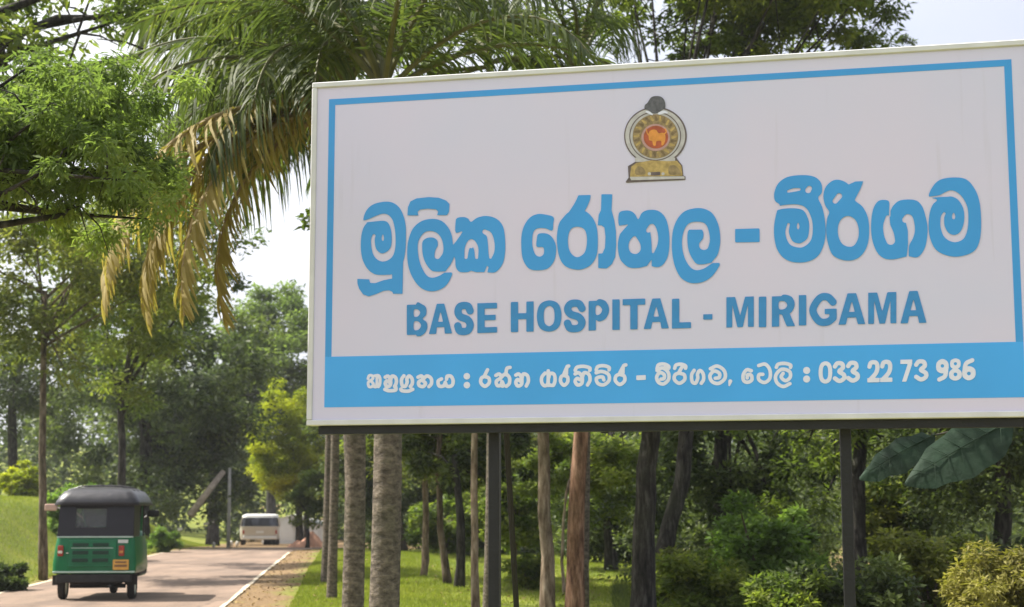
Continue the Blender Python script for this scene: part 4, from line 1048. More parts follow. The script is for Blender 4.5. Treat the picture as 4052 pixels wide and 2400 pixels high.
# golden drooping frond cluster of a second dry palm nearer the road
# ---- broadleaf trees
# near branch foliage top left
tree('near tree with soft bluish feathery foliage filling the upper left corner', gp(-900, 8), at(-260, 600, 8), .10, at(190, 560, 8.2), (.80, .8, .56), 150, 210, .056, .016, 'blue', 'bark_dark', 21, 22, 'feathery_tree', crad=.22, hollow=.2, droop=.5, flat=.75, limb_r=.25)
tree('leafy tree with dark crossing branches at the very top left', gp(-700, 19), at(-250, 100, 19), .2, at(180, 120, 19), (2.1, 2.0, 1.35), 42, 130, .14, .060, 'mid', 'bark_dark', 22, 16, crad=.28, hollow=.3)
tree('tree on the left bank with slim brown trunk beside the green rickshaw', gp(172, 31), at(178, 1150, 31), .085, at(230, 1080, 32), (2.5, 2.2, 2.1), 85, 160, .15, .07, 'olive', 'bark', 23, 12, crad=.27, wob=.03, flare=1.1)
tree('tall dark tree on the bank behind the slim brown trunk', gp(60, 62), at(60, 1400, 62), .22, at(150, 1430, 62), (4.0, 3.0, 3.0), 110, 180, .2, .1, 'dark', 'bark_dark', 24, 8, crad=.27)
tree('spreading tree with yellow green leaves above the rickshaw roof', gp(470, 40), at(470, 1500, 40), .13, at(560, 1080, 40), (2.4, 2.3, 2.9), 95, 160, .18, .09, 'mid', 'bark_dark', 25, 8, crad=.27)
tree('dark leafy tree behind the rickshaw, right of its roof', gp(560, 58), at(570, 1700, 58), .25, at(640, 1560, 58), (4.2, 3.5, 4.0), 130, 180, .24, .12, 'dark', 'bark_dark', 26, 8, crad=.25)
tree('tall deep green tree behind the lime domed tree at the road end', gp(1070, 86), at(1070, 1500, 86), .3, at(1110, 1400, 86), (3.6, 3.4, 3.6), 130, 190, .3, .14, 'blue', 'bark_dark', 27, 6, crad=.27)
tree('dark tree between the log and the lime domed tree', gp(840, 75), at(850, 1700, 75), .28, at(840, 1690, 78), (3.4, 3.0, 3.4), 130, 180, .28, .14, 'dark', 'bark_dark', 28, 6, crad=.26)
tree('domed lime yellow tree at the road end left of the sign', gp(1190, 66), at(1160, 1850, 66), .16, at(1130, 1760, 66), (1.45, 1.45, 2.25), 260, 230, .12, .06, 'lime', 'bark_dark', 29, 8, crad=.30, hollow=.55)
tree('small pale green tree hanging over the white building', gp(1215, 58), at(1220, 2020, 58), .08, at(1235, 1935, 58), (.95, .9, .95), 60, 180, .13, .07, 'mid', 'bark_dark', 30, 6, crad=.32)
tree('big dark tree with sunlit patches above the right half of the sign', gp(2560, 24), at(2640, 900, 24), .14, at(2990, -120, 25), (2.35, 2.4, 1.75), 150, 260, .14, .06, 'mid', 'bark_dark', 31, 26, crad=.24, hollow=.25, wob=.15, limb_r=.33)
tree('sparse twiggy tree top poking above the sign at the right', gp(3640, 40), at(3650, 560, 40), .1, at(3625, 225, 40), (.62, .6, .62), 20, 60, .12, .05, 'dark', 'bark_dark', 32, 10, crad=.22, hollow=.3)
tree('light brown tree trunk under the sign, left of the reddish forked one', gp(2168, 18.5), at(2120, 1000, 18.5), .085, at(2080, 700, 19), (2.2, 2.0, 1.3), 26, 130, .12, .055, 'mid', 'bark_tan', 33, 8, wob=.10, flare=1.25)
tree('reddish brown leaning trunk under the sign with sunlit spots near its top', gp(2262, 17), at(2330, 1100, 17), .105, at(2500, 800, 17.5), (2.2, 2.0, 1.3), 26, 130, .12, .055, 'mid', 'bark_red', 34, 8, wob=.05, flare=1.45)
tree('thin tan tree trunk hugging the left black sign post', gp(1882, 18), at(1890, 1200, 18), .048, at(1700, 1000, 19), (1.6, 1.6, 1.0), 40, 160, .12, .055, 'mid', 'bark_tan', 35, 5, wob=.02, flare=1.2)
tree('distant leaning trunk with grey pink bark on the mown lawn', gp(1672, 30.5), at(1640, 1500, 30.5), .07, at(1640, 1690, 31), (1.7, 1.6, 1.0), 55, 180, .13, .06, 'mid', 'bark_tan', 36, 8, flare=1.3)
tree('crooked grey trunk on the lawn between palm and black post', gp(1776, 28.5), at(1752, 1600, 28.5), .07, at(1770, 1640, 29.5), (1.8, 1.6, 1.1), 60, 180, .13, .06, 'olive', 'bark', 37, 8, flare=1.3, wob=.14)
tree('short black stump like trunk right of the crooked grey trunk', gp(1818, 27.5), at(1795, 1800, 27.5), .09, at(1850, 1760, 28.5), (1.3, 1.2, .9), 40, 160, .12, .06, 'dark', 'bark_dark', 38, 5, flare=1.3)
tree('young tree with bright green leaves just right of the black post', gp(2050, 33), at(2050, 2050, 33), .05, at(2040, 2040, 33), (.85, .8, .75), 45, 170, .12, .07, 'mid', 'bark', 39, 5, flare=1.2, crad=.34)
tree('young leafy tree left of the thin tan trunk with sunlit foliage', gp(1770, 40), at(1775, 2060, 40), .06, at(1770, 2050, 40), (1.0, .9, .85), 45, 170, .14, .08, 'mid', 'bark', 40, 5, crad=.34)
tree('massive black forking trunk near the bottom middle of the lawn edge', gp(2545, 17.5), at(2590, 1500, 17.5), .15, at(2700, 1350, 18), (2.0, 1.8, 1.2), 26, 130, .12, .06, 'dark', 'bark_dark', 41, 10, wob=.08)
tree('thin pale slanting stem in front of the dark trees', gp(2236, 26), at(2252, 1900, 26), .03, at(2300, 1850, 27), (1.0, .9, .7), 30, 150, .12, .06, 'mid', 'bark_tan', 42, 4)
tree('dark tree behind the right black post', gp(3400, 24), at(3420, 1500, 24), .14, at(3450, 1750, 25), (1.8, 1.6, 1.3), 50, 150, .13, .06, 'mid', 'bark_dark', 43, 8)
tree('dark tree at the far right behind the yellow bush', gp(3960, 22), at(3980, 1500, 22), .14, at(3950, 1750, 22), (1.5, 1.5, 1.4), 80, 180, .12, .06, 'dark', 'bark_dark', 44, 8)
tree('tree with shaded crown behind the middle of the sign base', gp(2880, 27), at(2880, 1500, 27), .16, at(2860, 1780, 27), (2.0, 1.8, 1.3), 60, 150, .14, .065, 'dark', 'bark_dark', 45, 8)
tree('background tree with lit leaves between the brown trunks', gp(2420, 36), at(2420, 1700, 36), .14, at(2400, 1880, 36), (1.9, 1.7, 1.2), 80, 180, .15, .07, 'mid', 'bark_dark', 46, 7)
tree('background tree with dim crown left of the black post', gp(1960, 50), at(1960, 1600, 50), .2, at(1930, 1760, 50), (3.2, 2.6, 2.0), 110, 180, .2, .09, 'olive', 'bark_dark', 47, 6)
tree('background tree with deep shade behind the two palm trunks', gp(1590, 52), at(1580, 1600, 52), .2, at(1560, 1800, 52), (2.6, 2.3, 2.0), 100, 180, .2, .09, 'dark', 'bark', 48, 6)
# ---- bushes
bush('bright fresh green bush behind the sign, left of the right black post', gp(3030, 20), (.75, .7, .62), 60, 190, .10, .055, 'fresh', 61, lift=1.35)
bush('yellowish dry looking bush in the bottom right corner', gp(3985, 13.5), (.48, .45, .50), 60, 230, .075, .022, 'yellow', 62, droop=.3, lift=.75)
bush('dark green bush at the foot of the left black trunk group', gp(2760, 19), (.70, .6, .5), 50, 170, .085, .045, 'mid', 63)
bush('shaded bush with grey green leaves right of the massive black trunk', gp(2640, 23), (.5, .5, .42), 36, 160, .09, .045, 'olive', 64)
bush('dark bush at the road edge in the lower left corner', gp(12, 27.0), (.48, .5, .22), 46, 190, .1, .055, 'dark', 65)
bush('pale green bush on top of the left bank', gp(70, 50), (.75, .6, .5), 46, 170, .12, .065, 'lime', 66, lift=1.0)
bush('leafy bush between the slim trunk and the rickshaw roof', gp(330, 42), (1.0, .9, .85), 60, 180, .14, .075, 'fresh', 67, lift=1.2)
bush('small bush on the bank right of the rickshaw', gp(640, 50), (.5, .5, .42), 30, 150, .1, .05, 'fresh', 68)
bush('small bush on the lawn left of the light brown trunk', gp(2095, 27), (.36, .35, .34), 30, 150, .09, .045, 'mid', 69)
bush('bush with pale tips behind the yellow bush', gp(3700, 17), (.62, .55, .55), 50, 170, .09, .04, 'olive', 70, lift=1.1)
bush('dark understorey bush near the foot of the right black post', gp(3400, 16), (.75, .6, .5), 56, 170, .085, .04, 'dark', 71)
bush('low bush with lit leaves at the bottom between the post and the black trunk', gp(3130, 15.5), (.5, .45, .42), 40, 170, .08, .04, 'mid', 72)
bush('olive bush with lit leaves behind the right black post', gp(3560, 25), (.8, .7, .7), 50, 170, .11, .05, 'olive', 73, lift=1.5)
bush('wide dark bush behind the bright fresh bush', gp(2950, 30), (1.6, 1.2, 1.0), 80, 170, .13, .06, 'dark', 74)
bush('wide dark bush at the back of the right side lawn', gp(2480, 42), (2.0, 1.5, 1.1), 80, 170, .16, .08, 'dark', 75)
bush('low dark hedge like bush across the back of the lawn', gp(1950, 48), (2.4, 1.4, .9), 80, 170, .16, .08, 'dark', 76)

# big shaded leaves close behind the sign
def big_leaf(m, base, tip, wd, sag, n=10):
    b, t = Vector(base), Vector(tip); d = t - b
    s = d.cross(Vector((.1, -.85, .5))).normalized()
    rings = []
    for i in range(n + 1):
        u = i / n; w_ = wd * math.sin(math.pi * u ** .8) ** .75 / 2 + .004
        c = b + d * u + Vector((0, 0, -sag * (u * u)))
        row = []
        for k in range(7):
            v = (k - 3) / 3
            row.append(c + s * v * w_ + Vector((0, 0, -.10 * wd * v * v + .012 * math.sin(i * 2.1 + k))))
        rings.append(row)
    m.loft(rings, cap=False, closed=False)
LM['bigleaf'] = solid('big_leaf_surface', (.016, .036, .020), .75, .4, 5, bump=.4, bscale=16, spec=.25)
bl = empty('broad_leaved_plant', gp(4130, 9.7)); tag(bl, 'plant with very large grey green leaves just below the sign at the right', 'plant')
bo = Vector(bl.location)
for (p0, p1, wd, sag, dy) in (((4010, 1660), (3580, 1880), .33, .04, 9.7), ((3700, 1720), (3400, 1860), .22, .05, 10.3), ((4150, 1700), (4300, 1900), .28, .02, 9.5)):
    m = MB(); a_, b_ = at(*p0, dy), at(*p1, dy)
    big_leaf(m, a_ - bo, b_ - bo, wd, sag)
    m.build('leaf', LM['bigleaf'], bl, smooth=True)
    k0 = Vector((.10, .05, (a_ - bo).z + .12))
    MB().tube([Vector((0, 0, 0)), Vector((.08, .05, k0.z * .6)), k0, (a_ - bo)], [.022, .018, .012, .006], 6).build('leaf_stalk', M['bark_dark'], bl, smooth=True)
    mid = [(a_ - bo).lerp(b_ - bo, u) + Vector((0, -.006, -sag * u * u + .004)) for u in np.linspace(0, .97, 9)]
    vm_ = MB().tube(mid, [.006 * (1 - .8 * i / 8) for i in range(9)], 5)
    sv = (b_ - a_).cross(Vector((.1, -.85, .5))).normalized()
    for q in range(1, 8):
        for sg in (-1, 1):
            e_ = mid[q] + sv * sg * wd * .40 * math.sin(math.pi * (q / 8) ** .8) ** .75 + (b_ - a_) * .07 + Vector((0, -.006, -.05 * wd))
            vm_.tube([mid[q], e_], [.0028, .001], 4)
    vm_.build('leaf_vein', LM['bigleaf'], bl)

# distant woods: one mass nobody could count
rng = np.random.default_rng(900)
Cs = []; Rs = []
for i in range(230):
    y = rng.uniform(92, 118); x = rng.uniform(-52, 52)
    hmax = 11.5 + 2.5 * math.sin(x * .3) + rng.normal(0, 1.0) if x < -10 else 16 + rng.normal(0, 1.5)
    px_ = 2026 + FPX * x / y
    if 850 < px_ < 1300: hmax = min(hmax, 9.5)
    if px_ < 140: hmax = min(hmax, 9.0)
    for z in np.arange(.5, hmax, 1.5):
        Cs.append((x + rng.normal(0, .8), y + rng.normal(0, .8), z + float(gz(x, y)) * .3)); Rs.append(rng.uniform(1.1, 1.9))
V, F, t = leaf_cloud(rng, np.array(Cs), np.array(Rs), 70, .42, .24, .2, .8)
me = np_mesh('distant_woods', V, F); set_tint(me, t)
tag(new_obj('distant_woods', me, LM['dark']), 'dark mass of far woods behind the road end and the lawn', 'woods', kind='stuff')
# undergrowth between the trunks right of the palms
Cs = []; Rs = []
for i in range(420):
    y = rng.uniform(52, 80); x = rng.uniform(-5.5, 30)
    for z in np.arange(.2, rng.uniform(1.5, 7.5), 1.0):
        Cs.append((x + rng.normal(0, .5), y + rng.normal(0, .5), z)); Rs.append(rng.uniform(.6, 1.1))
V, F, t = leaf_cloud(rng, np.array(Cs), np.array(Rs), 45, .26, .14, .2, .8)
me = np_mesh('undergrowth', V, F); set_tint(me, t)
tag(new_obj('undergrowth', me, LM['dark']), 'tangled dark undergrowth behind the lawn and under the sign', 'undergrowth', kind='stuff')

Cs = []; Rs = []
for i in range(150):
    y = rng.uniform(25, 46); x = (rng.uniform(2480, 4300) - 2026) / FPX * y
    if rng.random() < .3: continue
    top_ = rng.uniform(.8, 4.6)
    for z in np.arange(.2, top_, .55):
        Cs.append((x + rng.normal(0, .35), y + rng.normal(0, .35), z)); Rs.append(rng.uniform(.22, .5))
V, F, t = leaf_cloud(rng, np.array(Cs), np.array(Rs), 60, .13, .055, .25, .8)
me = np_mesh('thicket', V, F); set_tint(me, t)
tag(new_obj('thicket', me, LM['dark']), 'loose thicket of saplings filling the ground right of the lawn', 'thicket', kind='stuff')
n_ = 4500; yy = 13 + rng.random(n_) ** 1.2 * 40; side = rng.random(n_)
xx = np.where(side < .35, xr(yy) + .05 + rng.random(n_) ** 1.6 * 1.8, np.where(side < .45, xl(yy) - rng.random(n_) * .6, xr(yy) + 2 + rng.random(n_) * 10))
Lc = np.stack([xx, yy, gz(xx, yy) + .022], -1); aa = rng.uniform(0, math.tau, n_); ll_ = rng.uniform(.02, .05, n_)
dx = np.stack([np.cos(aa), np.sin(aa), rng.normal(0, .3, n_)], -1) * ll_[:, None]; dy = np.stack([-np.sin(aa), np.cos(aa), rng.normal(0, .3, n_)], -1) * (ll_ * .45)[:, None]
V = np.stack([Lc - dx, Lc + dy, Lc + dx, Lc - dy], 1).reshape(-1, 3); q_ = np.arange(n_)[:, None] * 4
me = np_mesh('leaf_litter', V, np.concatenate([q_ + [0, 1, 2], q_ + [0, 2, 3]])); set_tint(me, np.repeat(rng.random(n_), 4))
LM['litter'] = leafmat('dead_leaf', (.07, .045, .025), (.20, .13, .06), (.38, .27, .12), .1, .8)
tag(new_obj('leaf_litter', me, LM['litter']), 'fallen brown leaves scattered on the verge and the lawn', 'leaf litter', kind='stuff')
LM['weed'] = leafmat('weed_blade', (.05, .07, .025), (.09, .12, .035), (.17, .19, .06), .35, .7)
tag(blades('weeds', lambda r, y: (r.uniform(2420, 4250, len(y)) - 2026) / FPX * y, lambda r, n: 13 + r.random(n) ** .8 * 16, 60000, .05, .22, .016, 8, LM['weed']),
    'rough weeds and litter under the bushes right of the lawn', 'weeds', kind='stuff')

# ------------------------------------------------------------------ air
hz = MB().box((5, 95, 14), (260, 230, 32)).build('haze', None)
hm = bpy.data.materials.new('thin_haze'); hm.use_nodes = True; hn = hm.node_tree; hn.nodes.clear()
ho = hn.nodes.new('ShaderNodeOutputMaterial'); hv = hn.nodes.new('ShaderNodeVolumePrincipled')
hv.inputs['Color'].default_value = (.93, .95, 1, 1); hv.inputs['Density'].default_value = .0004; hv.inputs['Anisotropy'].default_value = .25
hn.links.new(hv.outputs[0], ho.inputs['Volume']); hz.data.materials.append(hm); hz['kind'] = 'stuff'
tag(hz, 'thin pale haze hanging in the air among the trees', 'haze')

# ------------------------------------------------------------------ three wheeler
def circle_ring(c, r, axis, n=20):
    out = []
    for k in range(n):
        a = k * math.tau / n
        if axis == 'x': out.append(Vector((c[0], c[1] + r * math.cos(a), c[2] + r * math.sin(a))))
    return out
def wheel(parent, c, r, wd):
    w_ = empty('wheel', c); w_.parent = parent
    m = MB(); prof = ((-wd / 2, r * .72), (-wd / 2, r * .93), (-wd * .3, r), (wd * .3, r), (wd / 2, r * .93), (wd / 2, r * .72))
    m.loft([circle_ring((a, 0, 0), b, 'x', 24) for a, b in prof], cap=False); m.build('tyre', M['rubber'], w_, smooth='auto')
    m = MB(); m.loft([circle_ring((a, 0, 0), b, 'x', 20) for a, b in ((-wd * .4, r * .73), (-wd * .15, r * .5), (-wd * .2, r * .2), (-wd * .2, .01))], cap=True)
    m.loft([circle_ring((a, 0, 0), b, 'x', 20) for a, b in ((wd * .4, r * .73), (wd * .15, r * .5), (wd * .2, r * .2), (wd * .2, .01))], cap=True)
    m.build('rim', M['trim'], w_, smooth='auto')
    return w_
gt = at(392, 2366, 1); tp = G(385, 2372)
tuk = empty('three_wheeler', (tp.x, tp.y, float(gz(tp.x, tp.y)) + .012), HEAD)
tag(tuk, 'green three wheeled auto rickshaw with black canopy driving away on the road', 'rickshaw')
def ring_rect(w2, y, z, d, n=0):
    return [Vector((-w2, y, z)), Vector((w2, y, z)), Vector((w2, y + d, z)), Vector((-w2, y + d, z))]
def section(hw, yb_, yf_, z, rc=.10, k=4):
    """rounded rectangle section in xy at height z"""
    out = []
    for (cx, cy, a0) in ((hw - rc, yf_ - rc, 0), (-hw + rc, yf_ - rc, 90), (-hw + rc, yb_ + rc, 180), (hw - rc, yb_ + rc, 270)):
        for j in range(k + 1):
            a = R(a0 + 90 * j / k); out.append(Vector((cx + rc * math.cos(a), cy + rc * math.sin(a), z)))
    return out
# green lower body (rear tub)
m = MB(); m.loft([section(.60, -.43, .95, .40, .06), section(.622, -.46, .97, .44, .08), section(.625, -.46, .97, .56, .10), section(.60, -.44, .95, .80, .10), section(.578, -.41, .93, .945, .09)])
m.build('body', M['green_paint'], tuk, smooth='auto')
# front cowl and apron
m = MB(); m.loft([section(.50, .97, 1.9, .30, .12), section(.52, .97, 2.02, .42, .16), section(.50, 1.3, 2.05, .75, .18), section(.46, 1.45, 2.0, .98, .16), section(.36, 1.5, 1.9, 1.08, .14)])
m.build('front_cowl', M['green_paint'], tuk, smooth='auto')
MB().box((0, 1.2, .36), (1.05, 1.1, .06)).build('floor_pan', M['under'], tuk)
# trims, engine door
MB().box((0, -.418, .952), (1.14, .022, .022)).build('trim_strip', M['trim'], tuk, bevel=.004)
MB().box((0, -.463, .428), (1.22, .030, .026)).build('trim_strip', M['trim'], tuk, bevel=.004)
MB().box((-.03, -.458, .70), (.72, .022, .40), Matrix.Rotation(-.085, 3, 'X')).build('engine_door', M['green_paint'], tuk, bevel=.012)
for r_ in range(3):
    z = .835 - r_ * .115
    y = -.452 - (.86 - z) * .10
    for c_ in range(2):
        MB().box((-.205 + c_ * .30, y - .012, z), (.235, .014, .052)).build('vent_slot', M['green_dark'], tuk, bevel=.004)
    MB().box((-.03, y - .020, z - .048), (.62, .012, .010)).build('vent_bar', M['trim'] if r_ == 0 else M['green_paint'], tuk)
MB().box((-.395, -.470, .712), (.04, .03, .014)).build('door_latch', M['chrome'], tuk)
for s_, x_ in ((-1, -.50), (1, .405)):
    tl = MB().box((x_, -.462, .745), (.085, .035, .16)).build('tail_light', M['lamp_red'], tuk, bevel=.012)
    MB().box((x_, -.484, .727), (.062, .012, .038)).build('lens', M['lamp_clear'] if s_ < 0 else M['lamp_amber'], tl, bevel=.006)
pl = MB().box((.405, -.492, .535), (.235, .012, .155)).build('number_plate', M['plate'], tuk, bevel=.006)
MB().box((.405, -.500, .575), (.17, .004, .026)).box((.405, -.500, .520), (.19, .004, .034)).build('plate_rows', M['plate_ink'], pl)
MB().box((.42, -.436, .885), (.15, .006, .05)).build('sticker', M['sticker'], tuk)
MB().box((0, -.40, .33), (1.12, .12, .13)).build('rear_chassis', M['under'], tuk, bevel=.02)
MB().box((0, -.10, .31), (.75, .5, .16)).build('engine_block', M['under'], tuk, bevel=.03)
MB().tube([(-.42, 0, .2), (.42, 0, .2)], .035, 8).build('axle', M['under'], tuk)
MB().tube([(.25, -.1, .24), (.25, -.48, .22)], .03, 8).build('exhaust', M['under'], tuk)
for s_ in (-1, 1):
    wheel(tuk, (s_ * .52, 0, .205), .205, .11)
    MB().box((s_ * .54, -.29, .30), (.19, .012, .15)).build('mud_flap', M['rubber'], tuk)
wheel(tuk, (0, 1.72, .205), .205, .10)
MB().box((0, 1.7, .36), (.22, .5, .06)).build('front_mudguard', M['green_paint'], tuk, bevel=.02)
# canopy: rear curtain round a clear window, sides, roof
def quadp(m, a, b, c, d, th=.012):
    a, b, c, d = map(Vector, (a, b, c, d)); n_ = (b - a).cross(d - a).normalized() * th
    m.add([a, b, c, d, a + n_, b + n_, c + n_, d + n_], [(0, 3, 2, 1), (4, 5, 6, 7), (0, 1, 5, 4), (1, 2, 6, 5), (2, 3, 7, 6), (3, 0, 4, 7)])
def rc(x, z):                                  # point on the leaning rear curtain
    t = (z - .955) / .50; return Vector((x * (1 - .03 * t), -.415 + .09 * t, z))
m = MB(); X0, X1, Zl, Zh = -.315, .165, 1.09, 1.385
for (xa, xb, za, zb_) in ((-.565, X0, .955, 1.47), (X1, .565, .955, 1.47), (X0, X1, .955, Zl), (X0, X1, Zh, 1.47)):
    quadp(m, rc(xa, za), rc(xb, za), rc(xb, zb_), rc(xa, zb_))
m.build('rear_curtain', M['vinyl'], tuk)
m = MB(); quadp(m, rc(X0, Zl) + Vector((0, .004, 0)), rc(X1, Zl) + Vector((0, .004, 0)), rc(X1, Zh) + Vector((0, .004, 0)), rc(X0, Zh) + Vector((0, .004, 0)), .003); m.build('rear_window', M['clear_plastic'], tuk)
m = MB()
for a, b in (((X0, Zl), (X1, Zl)), ((X1, Zl), (X1, Zh)), ((X1, Zh), (X0, Zh)), ((X0, Zh), (X0, Zl))):
    m.tube([rc(*a) + Vector((0, -.008, 0)), rc(*b) + Vector((0, -.008, 0))], .009, 6)
m.build('window_piping', M['vinyl'], tuk)
for s_ in (-1, 1):
    m = MB()
    quadp(m, (s_ * .562, -.405, .955), (s_ * .562, .30, .955), (s_ * .548, .36, 1.48), (s_ * .548, -.325, 1.48))
    m.build('side_curtain', M['vinyl'], tuk)
    MB().tube([(s_ * .55, .93, .93), (s_ * .545, .95, 1.50)], .014, 6).build('canopy_pillar', M['vinyl'], tuk)
    MB().tube([(s_ * .44, 1.52, 1.02), (s_ * .50, 1.25, 1.52)], .018, 6).build('windscreen_pillar', M['green_paint'], tuk)
m = MB(); quadp(m, (-.43, 1.54, 1.03), (.43, 1.54, 1.03), (.48, 1.28, 1.50), (-.48, 1.28, 1.50), .004); m.build('windscreen', M['clear_plastic'], tuk)
# roof shell
rings = []
for z, hw, yb_, yf_ in ((1.452, .640, -.40, 1.45), (1.480, .632, -.40, 1.44), (1.560, .590, -.36, 1.40), (1.640, .535, -.27, 1.30), (1.690, .44, -.12, 1.15), (1.716, .28, .10, .95), (1.722, .10, .3, .7)):
    rings.append(section(hw, yb_, yf_, z, min(.16, hw * .6), 5))
m = MB(); m.loft(rings, cap=True); rf = m.build('roof', M['vinyl_roof'], tuk, smooth=True)
m = MB(); m.loft([section(.648, -.408, 1.46, 1.430, .16, 5), section(.652, -.412, 1.464, 1.442, .16, 5), section(.648, -.408, 1.46, 1.456, .16, 5)]); m.build('roof_rim', M['vinyl'], tuk, smooth='auto')
for y_ in (.05, .5, .95):
    MB().tube([(-.585, y_, 1.55), (-.50, y_, 1.662), (-.3, y_, 1.725), (0, y_, 1.735), (.3, y_, 1.725), (.50, y_, 1.662), (.585, y_, 1.55)], .012, 5).build('roof_bow', M['vinyl_roof'], rf)
# seats, mirrors
MB().box((0, .35, .62), (1.05, .42, .12)).build('passenger_seat', M['seat'], tuk, bevel=.03)
MB().box((0, .12, .82), (1.05, .10, .34)).build('seat_back', M['seat'], tuk, bevel=.03)
MB().box((0, 1.15, .60), (.45, .3, .1)).build('driver_seat', M['seat'], tuk, bevel=.03)
MB().tube([(-.30, 1.5, .95), (0, 1.56, .90), (.30, 1.5, .95)], .014, 6).build('handlebar', M['under'], tuk)
for s_, hz, ex, mc in ((-1, 1.40, .20, 'mirror_pink'), (1, 1.30, -.16, 'under')):
    ma = MB().tube([(s_ * .46, 1.45, 1.2), (s_ * .62, 1.43, 1.34), (s_ * (.72 + ex), 1.40, hz)], .010, 6).build('mirror_arm', M['chrome'], tuk)
    MB().box((s_ * (.80 + ex), 1.39, hz), (.20, .05, .11)).build('mirror', M[mc], ma, bevel=.02)

# ------------------------------------------------------------------ minibus, buildings and roadside things at the road end
vb = gp(1030, 86)
van = empty('minibus', vb, R(8)); tag(van, 'pale beige minibus with dark windows parked at the road end', 'van')
m = MB(); m.loft([section(.80 * 1.25, -1.9, 1.9, .32, .25), section(.84 * 1.25, -2.0, 2.0, .5, .3), section(.84 * 1.25, -2.0, 2.0, 1.02, .3)]); m.build('body', M['van'], van, smooth='auto')
m = MB(); m.loft([section(.83 * 1.25, -1.98, 1.9, 1.021, .3), section(.76 * 1.25, -1.9, 1.7, 1.48, .28)]); m.build('window_band', M['dark_glass'], van, smooth='auto')
m = MB(); m.loft([section(.77 * 1.25, -1.92, 1.72, 1.481, .28), section(.75 * 1.25, -1.86, 1.66, 1.60, .28), section(.6 * 1.25, -1.6, 1.4, 1.67, .25)]); m.build('roof', M['van_roof'], van, smooth='auto')
for s_ in (-1, 1):
    for y_ in (-1.98, -.9, .3, 1.6):
        MB().box((s_ * .80 * 1.245, y_ * .94, 1.25), (.06, .08, .46), Matrix.Rotation(-s_ * .17, 3, 'Y')).build('window_pillar', M['van'], van)
    MB().box((s_ * .86, -2.0, .72), (.09, .05, .20)).build('tail_light', M['lamp_red'], van, bevel=.02)
    for y_ in (-1.25, 1.25):
        wheel(van, (s_ * .92, y_, .31), .31, .2)
MB().box((0, -2.03, .42), (1.8, .1, .16)).build('bumper', M['van_roof'], van, bevel=.03)
MB().box((0, -2.01, .72), (.42, .03, .11)).build('number_plate', M['van_roof'], van)

def house(label, px, Y, w_, d_, h_, rise, rz, wall, roofm, cat='building', ov=.3):
    r_ = empty('small_building', gp(px, Y), rz); tag(r_, label, cat)
    MB().box((0, 0, h_ / 2 - .15), (w_, d_, h_ + .3)).build('wall', wall, r_)
    m = MB(); a, b = w_ / 2, d_ / 2
    m.add([(-a, -b - .001, h_ + .002), (a, -b - .001, h_ + .002), (0, -b - .001, h_ + rise)], [(0, 1, 2)]); m.add([(-a, b, h_ + .002), (a, b, h_ + .002), (0, b, h_ + rise)], [(0, 2, 1)])
    m.build('gable', wall, r_)
    m = MB()
    for s_ in (-1, 1):
        sl_ = rise / a
        quadp(m, (0, -b - ov, h_ + rise + .03), (s_ * (a + ov), -b - ov, h_ - ov * sl_ + .03), (s_ * (a + ov), b + ov, h_ - ov * sl_ + .03), (0, b + ov, h_ + rise + .03), .04)
    m.build('roof', roofm, r_)
    MB().box((w_ * .22, -b - .01, h_ * .40), (w_ * .14, .04, h_ * .8)).build('door', M['van_roof'], r_)
    return r_
house('low white gabled shed to the right of the minibus', 1160, 92, 3.3, 4, 1.15, .45, R(4), M['wall_white'], M['wall_white'], ov=.08)
house('second white shed half hidden by the thin palms', 1240, 86, 1.7, 3, 1.0, .28, R(-3), M['wall_white'], M['roof_grey'], ov=.1)
for px_, Y_, h_, r_, lab in ((1172, 66, 1.25, .06, 'dark post standing before the low white shed'), (1207, 64, 1.35, .09, 'thicker dark post at the edge of the red earth heap')):
    b_ = gp(px_, Y_); o = MB().tube([(0, 0, -.1), (.02, 0, h_ * .5), (0, 0, h_)], [r_ * 1.1, r_, r_ * .9], 8).build('post', M['bark_dark'], None, smooth='auto'); o.location = b_
    tag(o, lab, 'post')
def heap(label, px, Y, rx, ry, h_, seed):
    rng = np.random.default_rng(seed); n, k = 22, 9; V = []; F = []
    for i in range(k + 1):
        t = i / k
        for j in range(n):
            a = j * math.tau / n; rr = t * (1 + .14 * math.sin(3 * a + seed) + rng.normal(0, .04))
            V.append((rx * rr * math.cos(a), ry * rr * math.sin(a), h_ * (math.cos(t * math.pi) * .5 + .5) * (1 + rng.normal(0, .1)) - .05 * t))
    for i in range(k):
        for j in range(n): F.append((i * n + j, i * n + (j + 1) % n, (i + 1) * n + (j + 1) % n, (i + 1) * n + j))
    o = new_obj('earth_heap', np_mesh('earth_heap', np.array(V), np.array(F), True), M['earth_red']); o.location = gp(px, Y)
    tag(o, label, 'earth heap')
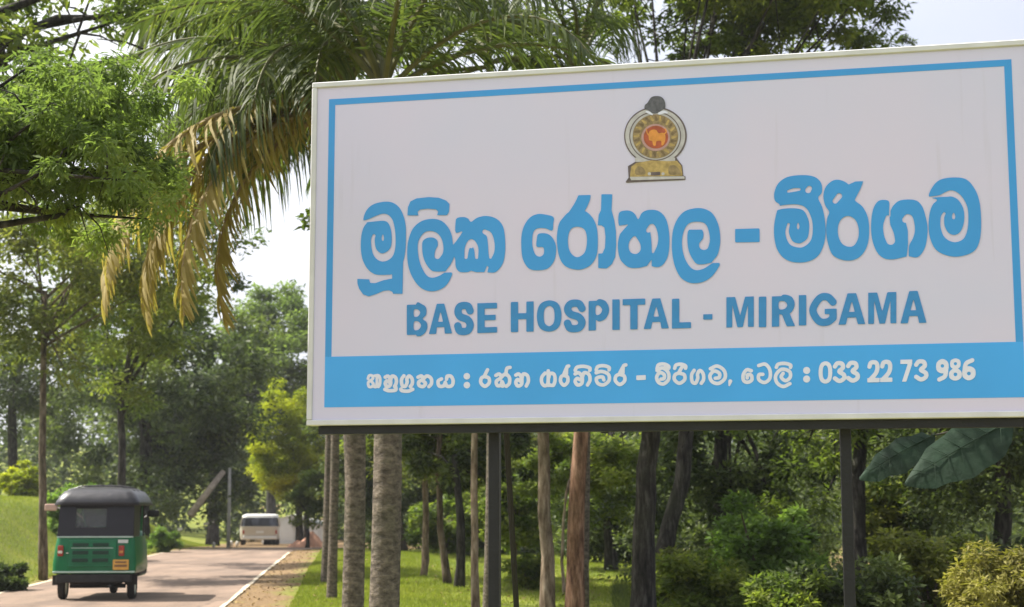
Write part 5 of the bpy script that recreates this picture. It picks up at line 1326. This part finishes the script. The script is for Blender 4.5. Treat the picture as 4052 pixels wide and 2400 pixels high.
heap('heap of red earth beside the palm trunks at the yard', 1235, 60, .70, .9, .55, 3)
heap('low pinkish earth heap in front of the white sheds', 1180, 60, .55, .7, .26, 5)
def stone(label, px, Y, w_, h_):
    rng = np.random.default_rng(int(px)); bm = bmesh.new(); bmesh.ops.create_icosphere(bm, subdivisions=2, radius=1)
    for v in bm.verts: v.co = Vector((v.co.x * w_ / 2, v.co.y * w_ / 2, v.co.z * h_ / 2 + h_ * .42)) * (1 + rng.normal(0, .04))
    me = bpy.data.meshes.new('marker_stone'); bm.to_mesh(me); bm.free()
    for p in me.polygons: p.use_smooth = True
    o = new_obj('marker_stone', me, M['stone_white']); o.location = gp(px, Y); tag(o, label, 'stone', 'white painted stones on the left roadside')
stone('small white stone on the bank, left of the thin pole', 846, 60, .13, .24)
stone('white painted stone right of the thin pole', 914, 64, .18, .28)
stone('white painted stone nearest the minibus', 938, 66, .16, .26)
# thin pole, propped log
b_ = gp(903, 58); o = MB().tube([(0, 0, -.1), (0, 0, 1.5), (-.02, 0, at(900, 1850, 58).z - b_.z)], [.07, .065, .055], 8).build('utility_pole', M['pole'], None, smooth=True); o.location = b_
tag(o, 'thin grey concrete pole standing before the dark trees', 'pole')
a_, b2 = at(752, 2040, 57), at(884, 1865, 58)
o = MB().tube([Vector((0, 0, 0)), (b2 - a_) * .5 + Vector((0, 0, .03)), b2 - a_], [.14, .125, .10], 10).build('leaning_log', M['log'], None, smooth=True); o.location = a_
tag(o, 'pale broken log leaning up against the thin grey pole', 'log')
# low kerb board signs
for px_, py_, Y_, w_, lab in ((826, 2068, 62, .42, 'tilted white board lying on the bank below the log'), (712, 2092, 56, .16, 'small white board stuck in the bank left of the log')):
    p_ = gp(px_, Y_); o = MB().box((0, 0, 0), (w_, .02, .10), Matrix.Rotation(-.3, 3, 'Y')).build('board', M['stone_white'], None)
    q_ = at(px_, py_, Y_); o.location = q_; MB().tube([(0, .02, -.02), (0, .02, float(p_.z - q_.z) - .1)], .012, 5).build('board_stake', M['bark'], o); tag(o, lab, 'board')
